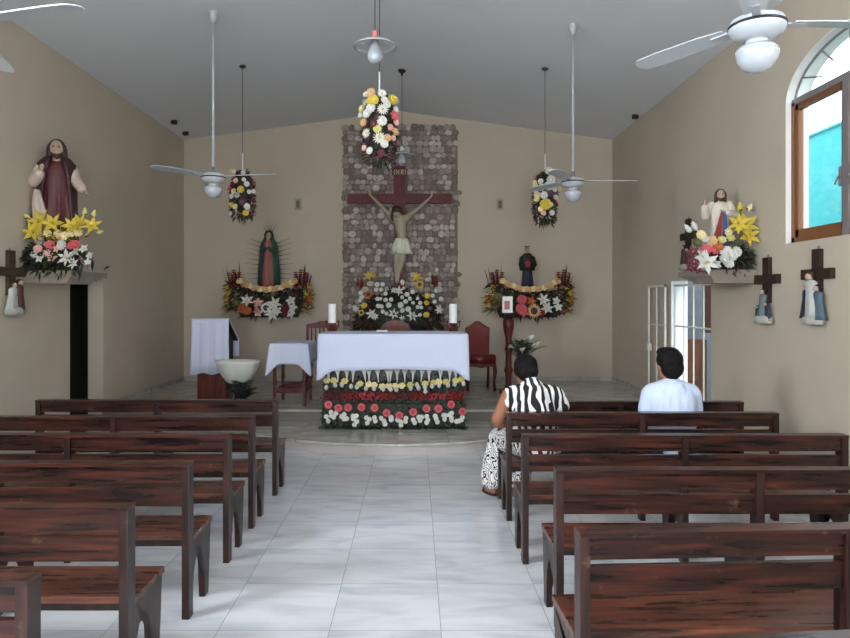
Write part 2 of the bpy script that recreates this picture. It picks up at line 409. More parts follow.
bm = B(); box(bm, .11, .28, -.02, 0, .06, 1.24); d2 = obj('door', bm, cabwood, r)
for q, xx in ((d_, .07), (d2, .13)):
    bm = B(); ball(bm, (xx, -.03, .7), .013, 8); obj('knob', bm, black_m, q)
r = empty('red_banner', (4.22, 9.75, 1.25), 0, 'dark red hanging panel seen through the gate bars', 'panel')
bm = B(); box(bm, -.09, .2, 0, .02, 0, .82); obj('panel_cloth', bm, mat('dark_red_cloth', (56, 24, 22), .8), r)
bm = B(); tube(bm, [(-.12, .01, .83), (.23, .01, .83)], .012, 8); obj('rod', bm, black_m, r)
bm = B(); tube(bm, [(3.96+.09*sin(t*.9)*.6, 10.3, 1.38+t*.07) for t in range(9)], .014, 6); tube(bm, [(3.97, 10.3, 1.5), (4.06, 10.3, 1.62), (4.09, 10.3, 1.56)], .012, 6)
tube(bm, [(3.96, 10.3, 1.38), (3.96, 10.45, 1.36), (3.96, 10.6, 1.36)], .012, 6)
tag(obj('wall_ornament', bm, mat('rusty_iron', (92, 50, 46), .6)), 'curled dark iron ornament on the block wall outside the gate', 'ornament')

# ------------------------------------------------------------ pews
def make_pew(L=2.12):
    r = empty('church_pew', (0, 0, 0))
    bm = B(); box(bm, 0, L, -.003, .082, .822, .84); obj('top_rail', bm, pew_m, r, bevel=.004)
    bm = B(); box(bm, .038, L-.038, .018, .045, .733, .822); obj('backrest_board', bm, pew_m, r, bevel=.004)
    bm = B(); box(bm, .038, L-.038, .018, .045, .606, .708); obj('backrest_board', bm, pew_m, r, bevel=.004)
    bm = B(); box(bm, .0, L, .075, .42, .402, .43); obj('seat', bm, seat_m, r, bevel=.006)
    for x0 in (0, L/2-.02, L-.04):
        bm = B()
        prism(bm, [(0, 0), (.07, 0), (.08, .402), (.08, .822), (0, .822)], 'x', x0, x0+.04)
        obj('rear_post', bm, leg_m, r, bevel=.003)
        bm = B()
        poly = [(.08, .16), (.10, .235), (.135, .29), (.18, .335), (.225, .29), (.262, .225), (.28, .12), (.285, 0), (.355, 0), (.38, .2), (.40, .402), (.08, .402)]
        prism(bm, poly, 'x', x0+.003, x0+.037)
        obj('front_leg_panel', bm, leg_m, r, bevel=.002)
    bm = B(); box(bm, .04, L-.04, .10, .13, .36, .402); obj('seat_rail', bm, leg_m, r)
    return r
def copy_tree(o, parent=None):
    c = o.copy(); C.objects.link(c); c.parent = parent
    for ch in [x for x in C.objects if x.parent == o]: copy_tree(ch, c)
    return c
pew0 = make_pew()
LP = [(5.97, 'farthest from the camera, nearest the sanctuary'), (5.11, 'second back from the sanctuary'), (4.44, 'third back from the sanctuary'),
      (3.655, 'fourth back from the sanctuary'), (2.877, 'fifth from the sanctuary'), (2.13, 'cut off at bottom left corner')]
RP = [(.72, 5.87, 0, 'first from the sanctuary'), (.715, 5.29, 0, 'second from the front, carrying two seated people'),
      (.70, 4.42, 0, 'third from the front, just behind the seated people'), (.732, 3.52, 0, 'fourth from the front, reddish worn top edge'),
      (.622, 2.56, R(3), 'its back filling bottom right'), (.56, 1.69, R(4.2), 'only its top rail at bottom edge')]
used = False
for y, t in LP:
    o = copy_tree(pew0) if used else pew0; used = True
    o.location = (-1.215-2.12, y, 0); tag(o, 'dark varnished pew left of the aisle, '+t, 'pew', 'wooden pews in two blocks')
for x, y, a, t in RP:
    o = copy_tree(pew0); o.location = (x, y, 0); o.rotation_euler = (0, 0, a); tag(o, 'dark varnished pew right of the aisle, '+t, 'pew', 'wooden pews in two blocks')

# ------------------------------------------------------------ ceiling fans
def make_fan():
    r = empty('ceiling_fan', (0, 0, 0))
    return r
def fan(x, y, ang, label):
    zc = ceil_z(x); z = 3.02
    r = empty('ceiling_fan', (x, y, z), 0, label, 'fan', 'white three-blade ceiling fans with globes')
    bm = B(); tube(bm, [(0, 0, .12), (0, 0, zc-z-.06)], .013, 12); obj('down_rod', bm, fanw, r, smooth=True)
    bm = B(); lathe(bm, [(0, zc-z+.01), (.05, zc-z+.01), (.05, zc-z-.03), (.028, zc-z-.12), (.0, zc-z-.12)], 20); obj('canopy', bm, fanw, r, smooth=True)
    bm = B(); lathe(bm, [(0, .13), (.02, .13), (.024, .09), (.03, .075), (0, .07)], 16); obj('coupling', bm, greyfr, r, smooth=True)
    bm = B(); lathe(bm, [(0, .07), (.07, .065), (.118, .045), (.128, .022), (.128, .006), (.118, -.018), (.085, -.042), (.055, -.05), (0, -.05)], 36); h = obj('motor_housing', bm, fanw, r, smooth=True)
    bm = B(); lathe(bm, [(.1285, .022), (.131, .02), (.131, .010), (.1285, .008)], 36); obj('trim_band', bm, dkband, h)
    bm = B(); lathe(bm, [(0, -.05), (.05, -.05), (.052, -.075), (.0, -.075)], 24); obj('lamp_collar', bm, fanw, r, smooth=True)
    bm = B(); lathe(bm, [(.046, -.075), (.082, -.083), (.096, -.10), (.097, -.12), (.088, -.155), (.062, -.188), (.025, -.204), (0, -.206)], 32); obj('glass_globe', bm, opal, r, smooth=True)
    for k in range(3):
        a = R(ang+120*k); bm = B()
        outl = [(.16, -.045), (.3, -.062), (.55, -.068), (.67, -.06), (.70, -.035), (.712, 0), (.70, .035), (.67, .06), (.55, .068), (.3, .062), (.16, .045)]
        prism(bm, outl, 'z', .028, .034)
        bmesh.ops.transform(bm, matrix=M.Rotation(a, 4, 'Z') @ M.Rotation(R(9), 4, 'X'), verts=bm.verts)
        bl = obj('fan_blade', bm, fanw, r)
        bm = B(); box(bm, .1, .24, -.018, .018, .022, .03); bmesh.ops.transform(bm, matrix=M.Rotation(a, 4, 'Z'), verts=bm.verts); obj('blade_iron', bm, fanw, bl)
fan(-2.17, 7.31, -10, 'white ceiling fan on long rod, left over the pews by the left bouquet')
fan(1.763, 7.587, 0, 'white ceiling fan on long rod, in front of the back wall on right side')
fan(1.645, 3.27, 2, 'white ceiling fan closest to the arched window, large at top right')
fan(-2.2, 3.27, -15, 'white ceiling fan at top left corner, only one blade tip showing')

# ------------------------------------------------------------ flowers
MC = {}
COL = {'white': (212, 210, 202), 'cream': (232, 214, 160), 'yellow': (204, 178, 62), 'lemon': (208, 198, 120), 'pink': (206, 92, 98), 'palepink': (222, 170, 156), 'red': (142, 38, 36), 'rosered': (176, 58, 70),
       'orange': (184, 98, 50), 'peach': (206, 166, 118), 'burgundy': (98, 36, 48), 'purple': (92, 66, 84), 'green': (58, 70, 42), 'dark': (36, 44, 32), 'olive': (92, 92, 50), 'brown': (84, 56, 36), 'blue': (60, 80, 140)}
def cm(c): return mat('petal_'+c, COL[c], .6, noise=.12, nscale=30)
def petal(bm, ang, length, width, cup, mi=0, z0=0, r0=.0, tip=.6, n=5):
    vs = []
    for i in range(n+1):
        t = i/n; w = width*sin(pi*min(1, t*.82+.12))*(1 if t < tip else 1-(t-tip)/(1-tip)*.85)
        rr = r0+length*t*cos(cup*(1-t*.9)); zz = z0+length*(sin(cup)*t-.45*t*t*sin(cup))
        row = [V((rr, -w/2, zz+.08*w)), V((rr, 0, zz)), V((rr, w/2, zz+.08*w))]
        vs.append([bm.verts.new(M.Rotation(ang, 3, 'Z') @ p) for p in row])
    for a, b in zip(vs, vs[1:]):
        for k in range(2):
            f = bm.faces.new((a[k], a[k+1], b[k+1], b[k])); f.material_index = mi; f.smooth = True
def flower_mesh(kind, col):
    key = (kind, col)
    if key in MC: return MC[key]
    bm = B(); mats = [cm(col), cm('yellow'), cm('green'), cm('brown'), cm('rosered')]
    r = random.Random(len(MC)+11)
    if kind == 'lily':
        for k in range(6): petal(bm, 2*pi*k/6, 1, .42 if k % 2 else .34, .75, z0=-.1)
        for k in range(5): tube(bm, [(0, 0, -.05), (.12*cos(k*1.25), .12*sin(k*1.25), .4)], .018, 5, mi=1)
    elif kind in ('daisy', 'gerbera'):
        n = 14 if kind == 'daisy' else 20
        for k in range(n): petal(bm, 2*pi*k/n, 1, .30, .18, n=3)
        for k in range(n//2): petal(bm, 2*pi*k/(n//2)+.2, .62, .28, .5, z0=.05, n=3, mi=0 if kind == 'daisy' else 4)
        ball(bm, (0, 0, .1), (.26, .26, .14), 10, 1 if kind == 'daisy' else 4)
    elif kind == 'sunflower':
        for k in range(18): petal(bm, 2*pi*k/18, 1, .3, .2, n=3)
        ball(bm, (0, 0, .06), (.48, .48, .14), 12, 3)
    elif kind in ('rose', 'carnation'):
        layers = [(1.0, 7, .35), (.85, 7, .7), (.65, 6, 1.0), (.45, 5, 1.3)] if kind == 'rose' else [(1.0, 11, .1), (.95, 11, .55), (.85, 10, .9), (.6, 9, 1.25)]
        for (ln, n, cup) in layers:
            for k in range(n): petal(bm, 2*pi*k/n+ln*7+r.uniform(-.1, .1), ln, .85*ln if kind == 'rose' else .6*ln, cup, n=4, tip=.9, z0=.0)
        ball(bm, (0, 0, .12), (.5, .5, .42), 10, 0)
    elif kind == 'calla':
        prof = [(.05, -1.0), (.09, -.5), (.16, 0), (.26, .4), (.42, .7)]
        rings = []
        for (q, z) in prof:
            ring = []
            for k in range(14):
                t = 2*pi*k/14; ex = max(0, cos(t))**2*(.9 if z > .3 else .2*max(0, z)); ring.append(bm.verts.new((q*cos(t)*(1+ex*.6), q*sin(t), z+ex*q*1.6)))
            rings.append(ring)
        for a, b in zip(rings, rings[1:]):
            for k in range(14):
                f = bm.faces.new((a[k], a[(k+1) % 14], b[(k+1) % 14], b[k])); f.smooth = True
        tube(bm, [(0, 0, -.2), (.05, 0, .55)], .05, 6, mi=1); tube(bm, [(0, 0, -2.6), (0, 0, -1)], .05, 6, mi=2)
    elif kind == 'bud':
        lathe(bm, [(0, -.1), (.3, .1), (.42, .5), (.3, 1.0), (.08, 1.4), (0, 1.45)], 10)
        for k in range(3): petal(bm, k*2.1, .8, .4, 1.2, mi=2, z0=-.1, r0=.1)
    elif kind == 'tuft':
        for k in range(10):
            v = V((r.uniform(-1, 1), r.uniform(-1, 1), r.uniform(0, .8))); ball(bm, v*.75, r.uniform(.16, .3), 6)
    elif kind == 'spike':     # ginger / heliconia head, overlapping pointed bracts
        for j in range(7):
            for k in range(5): petal(bm, k*2*pi/5+j*.6, .55*(1-.07*j), .34, 1.25-.03*j, z0=j*.27-.2, r0=.04, n=3)
    elif kind == 'orchid':
        for k in range(5): petal(bm, 2*pi*k/5, 1, .62, .3, n=4, tip=.8)
        for k in range(3): petal(bm, 2*pi*k/3+.5, .45, .4, .9, z0=.08, n=3)
        ball(bm, (0, 0, .12), .13, 6, 1)
    bmesh.ops.recalc_face_normals(bm, faces=bm.faces)
    me = bpy.data.meshes.new(kind+'_'+col); bm.to_mesh(me); bm.free()
    for m_ in mats: me.materials.append(m_)
    if kind not in ('bud',):
        pass
    MC[key] = me; return me
NM = {'tuft': 'blossom_cluster', 'spike': 'ginger_flower', 'bud': 'flower_bud', 'calla': 'calla_lily'}
def fl(parent, kind, col, p, d, s):
    me = flower_mesh(kind, col)
    o = bpy.data.objects.new(NM.get(kind, kind), me); C.objects.link(o); o.parent = parent
    o.location = V(p); d = V(d).normalized()
    q = d.to_track_quat('Z', 'Y'); o.rotation_mode = 'QUATERNION'
    o.rotation_quaternion = q @ Quaternion((0, 0, 1), rnd.uniform(0, 6.28)) if kind != 'calla' else q
    o.scale = (s, s, s); return o
def leaves(parent, pts, col='green', name='foliage', ln=.1, w=.03, seed=1, droop=.3, cols=None):
    """pts: list of (pos, dir) ; one mesh of many curved leaves"""
    r = random.Random(seed); bm = B()
    for p, d in pts:
        p = V(p); d = V(d).normalized(); u, w2 = frame_of(d); a = r.uniform(0, 6.28); side = u*cos(a)+w2*sin(a); up = d.cross(side)
        L_ = ln*r.uniform(.6, 1.3); ww = w*r.uniform(.7, 1.2); rows = []
        mi = r.randrange(len(cols)) if cols else 0
        for i in range(4):
            t = i/3; c = p+d*L_*t-V((0, 0, 1))*droop*L_*t*t; h = ww*(.35, 1, .8, .05)[i]/2
            rows.append([bm.verts.new(c-side*h+up*h*.3), bm.verts.new(c), bm.verts.new(c+side*h+up*h*.3)])
        for A, Bq in zip(rows, rows[1:]):
            for k in range(2): bm.faces.new((A[k], A[k+1], Bq[k+1], Bq[k])).material_index = mi
    return obj(name, bm, [cm(c) for c in (cols or [col])], parent, smooth=True)
def rdir(r, bias=V((0, 0, 0))):
    v = V((r.gauss(0, 1), r.gauss(0, 1), r.gauss(0, 1))).normalized()+bias
    return v.normalized()

# ------------------------------------------------------------ bank of flowers below the altar
bank = empty('altar_flower_bank', (-.265, 8.5, .13), 0, 'long low bank of calla lilies, roses, red blossoms and pink gerberas below altar cloth', 'flowers')
def BP(x, y, d=8.42): return P(x, y, d)-V((-.265, 8.5, .13))
bm = B(); box(bm, -.89, .89, -.07, .05, 0, .30); box(bm, -.88, .88, -.02, .05, .30, .58); obj('foam_base', bm, cm('dark'), bank)
r = random.Random(5); pts = []
for i in range(2600):
    z = r.uniform(0.0, .66); x = r.uniform(-.9, .9); y = -.08+.06*(z/.6)
    pts.append(((x, y, z), (r.uniform(-.6, .6), -1, r.uniform(-.3, 1))))
leaves(bank, pts[:1500], name='foliage', ln=.055, w=.026, seed=3, cols=['dark', 'green', 'dark', 'olive'])
leaves(bank, [((r.uniform(-.9, .9), -.10, r.uniform(0, .04)), (r.uniform(-.6, .6), -1, .1)) for i in range(260)], name='lower_foliage', ln=.07, w=.03, seed=4, cols=['dark', 'green'])
leaves(bank, [((r.uniform(-.88, .88), -.05, r.uniform(.36, .46)), (r.uniform(-.6, .6), -1, .4)) for i in range(420)], name='yellow_foliage', ln=.05, w=.02, seed=5, cols=['olive', 'burgundy', 'brown', 'olive'])
z1 = lambda X, Y: (312+X/9.11, 365+Y/9.11)
z2 = lambda X, Y: (390+X/9.118, 365+Y/9.118)
for f, L_ in ((z1, [(150, 362), (240, 392), (330, 388), (452, 385), (572, 390), (680, 438)]), (z2, [(85, 460), (212, 428), (332, 398), (442, 398), (555, 360), (660, 425)])):
    for q in L_: fl(bank, 'gerbera', 'pink', BP(*f(*q), 8.36), (rnd.uniform(-.25, .25), -1, .15), .056)
for f, L_ in ((z1, [(175, 430), (175, 462), (130, 470), (150, 510), (218, 440), (198, 475), (270, 470), (292, 450), (292, 490), (318, 490), (375, 465), (403, 465), (375, 490), (408, 515), (385, 545), (495, 480), (522, 495), (505, 528), (570, 480), (577, 510), (632, 485), (655, 510), (665, 540), (720, 475), (722, 500)]),
              (z2, [(8, 475), (14, 500), (70, 500), (100, 520), (100, 548), (145, 485), (140, 515), (212, 500), (225, 525), (262, 475), (290, 475), (275, 505), (345, 500), (335, 525), (335, 470), (412, 465), (422, 490), (432, 520), (488, 460), (505, 460), (495, 495), (545, 455), (562, 440), (560, 480), (560, 505), (660, 475), (650, 500), (630, 510), (605, 515)])):
    for q in L_: fl(bank, 'carnation', 'white', BP(*f(*q), 8.375), (rnd.uniform(-.4, .4), -1, rnd.uniform(0, .5)), .033)
cc = {'w': 'white', 'y': 'lemon', 'p': 'cream'}
for f, L_ in ((z1, [(135, 130, 'y'), (200, 130, 'y'), (215, 180, 'w'), (275, 180, 'w'), (298, 135, 'y'), (355, 195, 'w'), (408, 200, 'w'), (438, 162, 'y'), (490, 212, 'w'), (518, 165, 'p'), (565, 172, 'p'), (568, 215, 'w'), (640, 185, 'p'), (650, 218, 'w'), (700, 180, 'p'), (720, 220, 'w'), (130, 205, 'w')]),
              (z2, [(5, 215, 'w'), (50, 180, 'p'), (60, 225, 'w'), (110, 178, 'p'), (185, 172, 'y'), (190, 212, 'w'), (245, 180, 'w'), (258, 210, 'w'), (320, 160, 'y'), (320, 200, 'w'), (325, 240, 'w'), (385, 190, 'w'), (400, 150, 'y'), (445, 140, 'p'), (448, 185, 'w'), (510, 145, 'y'), (528, 185, 'w'), (600, 130, 'y'), (592, 175, 'w'), (652, 120, 'y'), (668, 170, 'w')])):
    for X, Y, c in L_: fl(bank, 'bud' if c == 'w' else 'rose', cc[c], BP(*f(X, Y), 8.39)-V((0, 0, .02)), (rnd.uniform(-.2, .2), -1.0, .8), .05 if c != 'w' else .066)
for f, L_ in ((z1, [150, 235, 318, 375, 480, 520, 600, 690]), (z2, [5, 65, 135, 210, 290, 355, 460, 545, 600])):
    for X in L_: fl(bank, 'calla', 'white', BP(*f(X, 92), 8.37), (rnd.uniform(-.15, .15), -.25, 1), .095)
for i in range(99):
    x = -.86+1.74*((i*37) % 99+.5)/99; fl(bank, 'tuft', ('red', 'burgundy', 'red', 'rosered')[(i*7) % 4], (x, -.09+r.uniform(-.01, .01), .375+.028*(i % 3)+r.uniform(-.01, .01)), (0, -1, .4), r.uniform(.03, .04))

# ------------------------------------------------------------ altar with its cloth
alt = empty('altar', (-.265, 8.7, .13), 0, 'altar table in the middle of the sanctuary under a long white cloth', 'altar')
bm = B(); box(bm, -.82, .82, -.13, .165, 0, 1.08); obj('pedestal', bm, mat('altar_stone', (88, 88, 92), .5, noise=.2), alt)
bm = B(); box(bm, -.9, .9, -.38, .38, 1.10, 1.165); obj('tabletop', bm, redwood, alt, bevel=.008)
bm = B(); box(bm, -.86, .86, -.3, .3, 1.08, 1.10); obj('apron', bm, redwood, alt)
def drape(name, hx, hy, drop, corner, m, parent=None, rc=.03, n=160, fold=.012, flare=.03, nf=9, seed=0, loc=None, gap=.008, cw=.07, co=.05):
    """cloth lying on a rectangular top of half size hx,hy, hanging all round; top at z=0"""
    bm = B(); r = random.Random(seed); pts = []
    per = 4*(hx+hy)
    for k in range(n):
        s = per*k/n; q = s
        if q < 2*hx: p = (-hx+q, -hy); nn = (0, -1)
        elif q < 2*hx+2*hy: p = (hx, -hy+(q-2*hx)); nn = (1, 0)
        elif q < 4*hx+2*hy: p = (hx-(q-2*hx-2*hy), hy); nn = (0, 1)
        else: p = (-hx, hy-(q-4*hx-2*hy)); nn = (-1, 0)
        dc = math.hypot(hx-abs(p[0]), hy-abs(p[1])); cf = math.exp(-(dc/cw)**2)
        if cf > .02:
            dg = V((math.copysign(1, p[0]), math.copysign(1, p[1]))).normalized(); nn = (V(nn)*(1-cf)+dg*cf); nn = tuple(nn.normalized())
        pts.append((p, nn, cf, s))
    ph = r.uniform(0, 6)
    rings = []
    for t in (0.0, .5, .93):
        rings.append([bm.verts.new((p[0]*t*1.0, p[1]*t*1.0, gap)) for p, nn, cf, s in pts])
    rings.append([bm.verts.new((p[0], p[1], gap)) for p, nn, cf, s in pts])
    rings.append([bm.verts.new((p[0]+nn[0]*.012, p[1]+nn[1]*.012, gap-.012)) for p, nn, cf, s in pts])
    for j in range(1, 9):
        t = j/8; ring = []
        for p, nn, cf, s in pts:
            w = fold*t*(sin(s*nf+ph)+.5*sin(s*nf*2.3+1))
            o = .014+flare*t+w+cf*co*t
            z = -(drop+corner*cf+.008*sin(s*5))*t
            ring.append(bm.verts.new((p[0]+nn[0]*o, p[1]+nn[1]*o, z)))
        rings.append(ring)
    for a, b in zip(rings, rings[1:]):
        for k in range(n): bm.faces.new((a[k], a[(k+1) % n], b[(k+1) % n], b[k]))
    bmesh.ops.remove_doubles(bm, verts=bm.verts, dist=.0005)
    o = obj(name, bm, m, parent, loc, smooth=True)
    md = o.modifiers.new('t', 'SOLIDIFY'); md.thickness = .004; md.offset = 1
    return o
c = drape('altar_cloth', .905, .395, .43, .13, cloth_m, None, loc=(-.265, 8.7, 1.297), seed=2, fold=.006, flare=.004, nf=7, cw=.10, co=.02)
tag(c, 'long white cloth spread over the altar and hanging down its front', 'cloth')
bm = B(); box(bm, -.07, .07, -.06, .06, 0, .012); box(bm, -.068, -.002, -.055, .055, .012, .02); box(bm, .002, .068, -.055, .055, .012, .02)
tag(obj('open_book', bm, mat('paper', (236, 234, 228), .8), loc=(-.42, 8.72, 1.313)), 'open book lying flat on the altar cloth near its middle', 'book')
def candle(px0, px1, label):
    xa, xb = P(px0, 0, 8.98).x, P(px1, 0, 8.98).x; x = (xa+xb)/2
    r = empty('candle_holder', (x, 8.98, 1.312), 0, label[0], 'candle holder', 'carved wooden candle holders on the altar')
    bm = B(); lathe(bm, [(0, 0), (.06, 0), (.06, .015), (.025, .03), (.02, .06), (.05, .085), (.055, .105), (0, .105)], 20); obj('stem', bm, redwood, r, smooth=True)
    for s in (-1, 1):
        bm = B(); tube(bm, [(0, 0, .05), (s*.05, 0, .03), (s*.085, 0, .06), (s*.08, 0, .11)], .009, 8); lathe(bm, [(0, .11), (.018, .11), (.02, .135), (0, .135)], 10, (s*.08, 0, 0)); obj('arm', bm, redwood, r)
    k = empty('altar_candle', (x, 8.98, 1.418), 0, label[1], 'candle', 'thick white altar candles')
    bm = B(); lathe(bm, [(0, 0), (.052, 0), (.052, .245), (.047, .252), (.02, .245), (0, .243)], 24); obj('wax', bm, candle_m, k, smooth=False)
    bm = B(); tube(bm, [(0, 0, .243), (.003, 0, .265)], .0025, 6); obj('wick', bm, black_m, k)
candle(328, 336.5, ('carved wooden candle holder at the left end of the altar', 'thick white candle at the left end of the altar'))
candle(449, 457.5, ('carved wooden candle holder at the right end of the altar', 'thick white candle at the right end of the altar'))

# ------------------------------------------------------------ side table with cloth
st = empty('side_table', (-1.70, 9.50, .29), 0, 'small red wooden side table left of the altar under a white cloth', 'table')
bm = B(); box(bm, -.24, .24, -.33, .33, .80, .83); obj('tabletop', bm, redwood, st)
for sx in (-1, 1):
    for sy in (-1, 1):
        bm = B(); x, y = sx*.2, sy*.29
        box(bm, x-.02, x+.02, y-.02, y+.02, .0, .8); lathe(bm, [(.02, .3), (.032, .33), (.02, .36)], 10, (x, y, 0)); obj('leg', bm, redwood, st, bevel=.003)
for sy in (-1, 1):
    bm = B(); prism(bm, [(-.2, .17), (.2, .17), (.2, .22), (.1, .25), (0, .23), (-.1, .25), (-.2, .22)], 'y', sy*.29-.01, sy*.29+.01); obj('stretcher', bm, redwood, st)
for sx in (-1, 1):
    bm = B(); box(bm, sx*.2-.01, sx*.2+.01, -.29, .29, .18, .215); obj('stretcher', bm, redwood, st)
c = drape('table_cloth', .25, .34, .26, .16, cloth_m, None, loc=(-1.70, 9.50, 1.124), seed=5, fold=.006, flare=.02, nf=11)
tag(c, 'square white cloth with hanging corners on the small side table', 'cloth')

# ------------------------------------------------------------ lectern
am = empty('lectern', (-2.86, 9.75, .29), 0, 'red wooden lectern with sloping desk left of the altar', 'lectern')
bm = B(); prism(bm, [(-.20, 0), (.2, 0), (.2, .86), (-.20, 1.10)], 'x', -.20, .20); obj('body', bm, redwood, am, bevel=.004)
bm = B(); prism(bm, [(-.24, 1.125), (.27, .83), (.27, .855), (-.24, 1.15)], 'x', -.25, .25); obj('desk_top', bm, darkwood, am)
bm = B(); box(bm, .201, .207, -.17, .17, .15, .85); obj('side_panel', bm, darkwood, am)
bm = B(); r = random.Random(9)
path = [(-.275, .40), (-.27, .6), (-.268, .85), (-.262, 1.1), (-.255, 1.16), (-.235, 1.17), (0, 1.035), (.25, .885), (.285, .865), (.295, .84), (.295, .72), (.295, .6)]
rows = []
for i, (y, z) in enumerate(path):
    row = []
    for k in range(25):
        x = -.262+.524*k/24; f = (.5 if i in (0, 1, 2) else .15)*(.011*sin(k*.9+.4)+.006*sin(k*2.1)) if (i < 4 or i > 9) else 0
        if i < 3: x *= 1+.03*(2-i)
        row.append(bm.verts.new((x, y-(f*1.4 if i < 4 else -abs(f)), z-(.012*sin(k*.6) if i == 0 else 0))))
    rows.append(row)
for a, b in zip(rows, rows[1:]):
    for k in range(24): bm.faces.new((a[k], a[k+1], b[k+1], b[k]))
c = obj('lectern_cloth', bm, cloth_m, None, (-2.86, 9.75, .29), smooth=True)
md = c.modifiers.new('t', 'SOLIDIFY'); md.thickness = .005; md.offset = 0
tag(c, 'white lace-edged cloth hung over the front of the lectern', 'cloth')

# ------------------------------------------------------------ white bowl on its stand, palm below
ft = empty('baptismal_font', (-2.40, 9.2, .29), 0, 'white shell-like stone bowl in front of the lectern', 'font')
bm = B(); n = 40; rings = []
prof = [(.05, .30), (.11, .305), (.15, .33), (.21, .40), (.255, .48), (.29, .58), (.31, .612), (.28, .605), (.2, .50), (.1, .42), (.0, .40)]
for q, z in prof:
    if q == 0: rings.append([bm.verts.new((0, 0, z))]); continue
    rings.append([bm.verts.new((q*cos(2*pi*k/n)*(1+.03*cos(12*2*pi*k/n)*(z > .45))*(1.0), q*.8*sin(2*pi*k/n), z)) for k in range(n)])
for a, b in zip(rings, rings[1:]):
    for k in range(n):
        f = [a[k], a[(k+1) % n]] + ([b[(k+1) % n], b[k]] if len(b) > 1 else [b[0]]); bm.faces.new(f)
obj('bowl', bm, mat('white_marble', (220, 222, 210), .35, noise=.06, nscale=5), ft, smooth=True)
bm = B(); lathe(bm, [(0, .0), (.14, 0), (.13, .03), (.045, .06), (.04, .2), (.06, .28), (0, .28)], 20); obj('stem', bm, darkwood, ft, smooth=True)
def fronds(parent, n, ln, c0, seed, spread=1.0, name='palm_frond', up=.6, col='green', col2='dark', pl=.11):
    r = random.Random(seed)
    for i in range(n):
        a = 2*pi*i/n+r.uniform(-.3, .3); bm = B(); L_ = ln*r.uniform(.75, 1.15); el = up+r.uniform(-.35, .35)
        pp = []
        for j in range(9):
            t = j/8; rr = L_*t*cos(el)*spread; z = L_*(sin(el)*t-.5*t*t*.6); pp.append(V(c0)+V((rr*cos(a), rr*sin(a), z)))
        tube(bm, pp, [.005*(1-.7*k/8) for k in range(9)], 5)
        side = V((-sin(a), cos(a), 0))
        for j in range(1, 9):
            for s in (-1, 1):
                d = (side*s+(pp[j]-pp[j-1]).normalized()*.9-V((0, 0, .25))).normalized(); l = pl*(1-.5*abs(j-4)/5); p = pp[j]; t_ = (pp[j]-pp[j-1]).normalized()*.006
                vs = [bm.verts.new(q) for q in (p-t_, p+d*l*.5-t_*1.6, p+d*l, p+d*l*.5+t_*1.6, p+t_)]
                bm.faces.new(vs)
        obj(name, bm, cm(col if i % 2 else col2), parent)
pp_ = empty('potted_palm', (-2.28, 8.985, .29), 0, 'dark green palm plant at the foot of the white bowl', 'plant')
bm = B(); lathe(bm, [(0, 0), (.05, 0), (.065, .13), (.06, .13), (.055, .11), (0, .11)], 20); obj('pot', bm, mat('dark_pot', (40, 44, 40), .5), pp_, smooth=True)
fronds(pp_, 16, .36, (0, 0, .11), 4, pl=.12, up=.95, col='dark', spread=.8)

# ------------------------------------------------------------ chairs in the sanctuary
def slat_chair():
    r = empty('slat_back_chair', (-1.50, 10.75, .29), 0, 'red wooden chair with slatted back between side table and altar', 'chair')
    w = .23
    bm = B(); box(bm, -w, w, -.22, .22, .42, .46); obj('seat', bm, redwood, r, bevel=.008)
    bm = B(); prism(bm, [(-w, .98)]+[(-w+2*w*k/12, 1.05+.045*math.exp(-((k-6)/2.5)**2)) for k in range(13)]+[(w, .98)], 'y', .18, .21); obj('crest_rail', bm, redwood, r)
    bm = B(); box(bm, -w, w, .185, .205, .56, .60); obj('lower_rail', bm, redwood, r)
    for k in range(6): bm = B(); x = -.165+.066*k; box(bm, x-.012, x+.012, .188, .202, .60, .99); obj('slat', bm, redwood, r)
    for s in (-1, 1):
        bm = B(); box(bm, s*w-.02, s*w+.02, .175, .215, 0, 1.03); obj('leg', bm, redwood, r)
        bm = B(); box(bm, s*.2-.02, s*.2+.02, -.21, -.17, 0, .42); obj('leg', bm, redwood, r)
slat_chair()
def round_chair():
    r = empty('round_back_chair', (P(395.5, 0, 10.3).x, 10.15, .29), 0, 'brown wooden chair with rounded back just behind the altar', 'chair')
    bm = B(); box(bm, -.25, .25, -.22, .22, .42, .47); obj('seat', bm, redwood, r, bevel=.01)
    po = [(-.235, .55)]+[(.235*cos(pi-pi*k/20), .97+.16*sin(pi*k/20)) for k in range(21)]+[(.235, .55)]
    bm = B(); prism(bm, po, 'y', .17, .21); obj('backrest', bm, redwood, r, bevel=.005)
    pi_ = [(-.17, .60)]+[(.17*cos(pi-pi*k/20), .95+.10*sin(pi*k/20)) for k in range(21)]+[(.17, .60)]
    bm = B(); prism(bm, pi_, 'y', .155, .168); obj('cushion', bm, mat('brown_cushion', (120, 62, 44), .6), r)
    for sx in (-1, 1):
        for sy in (-1, 1): bm = B(); box(bm, sx*.22-.02, sx*.22+.02, sy*.19-.02, sy*.19+.02, 0, .56 if sy > 0 else .42); obj('leg', bm, redwood, r)
round_chair()
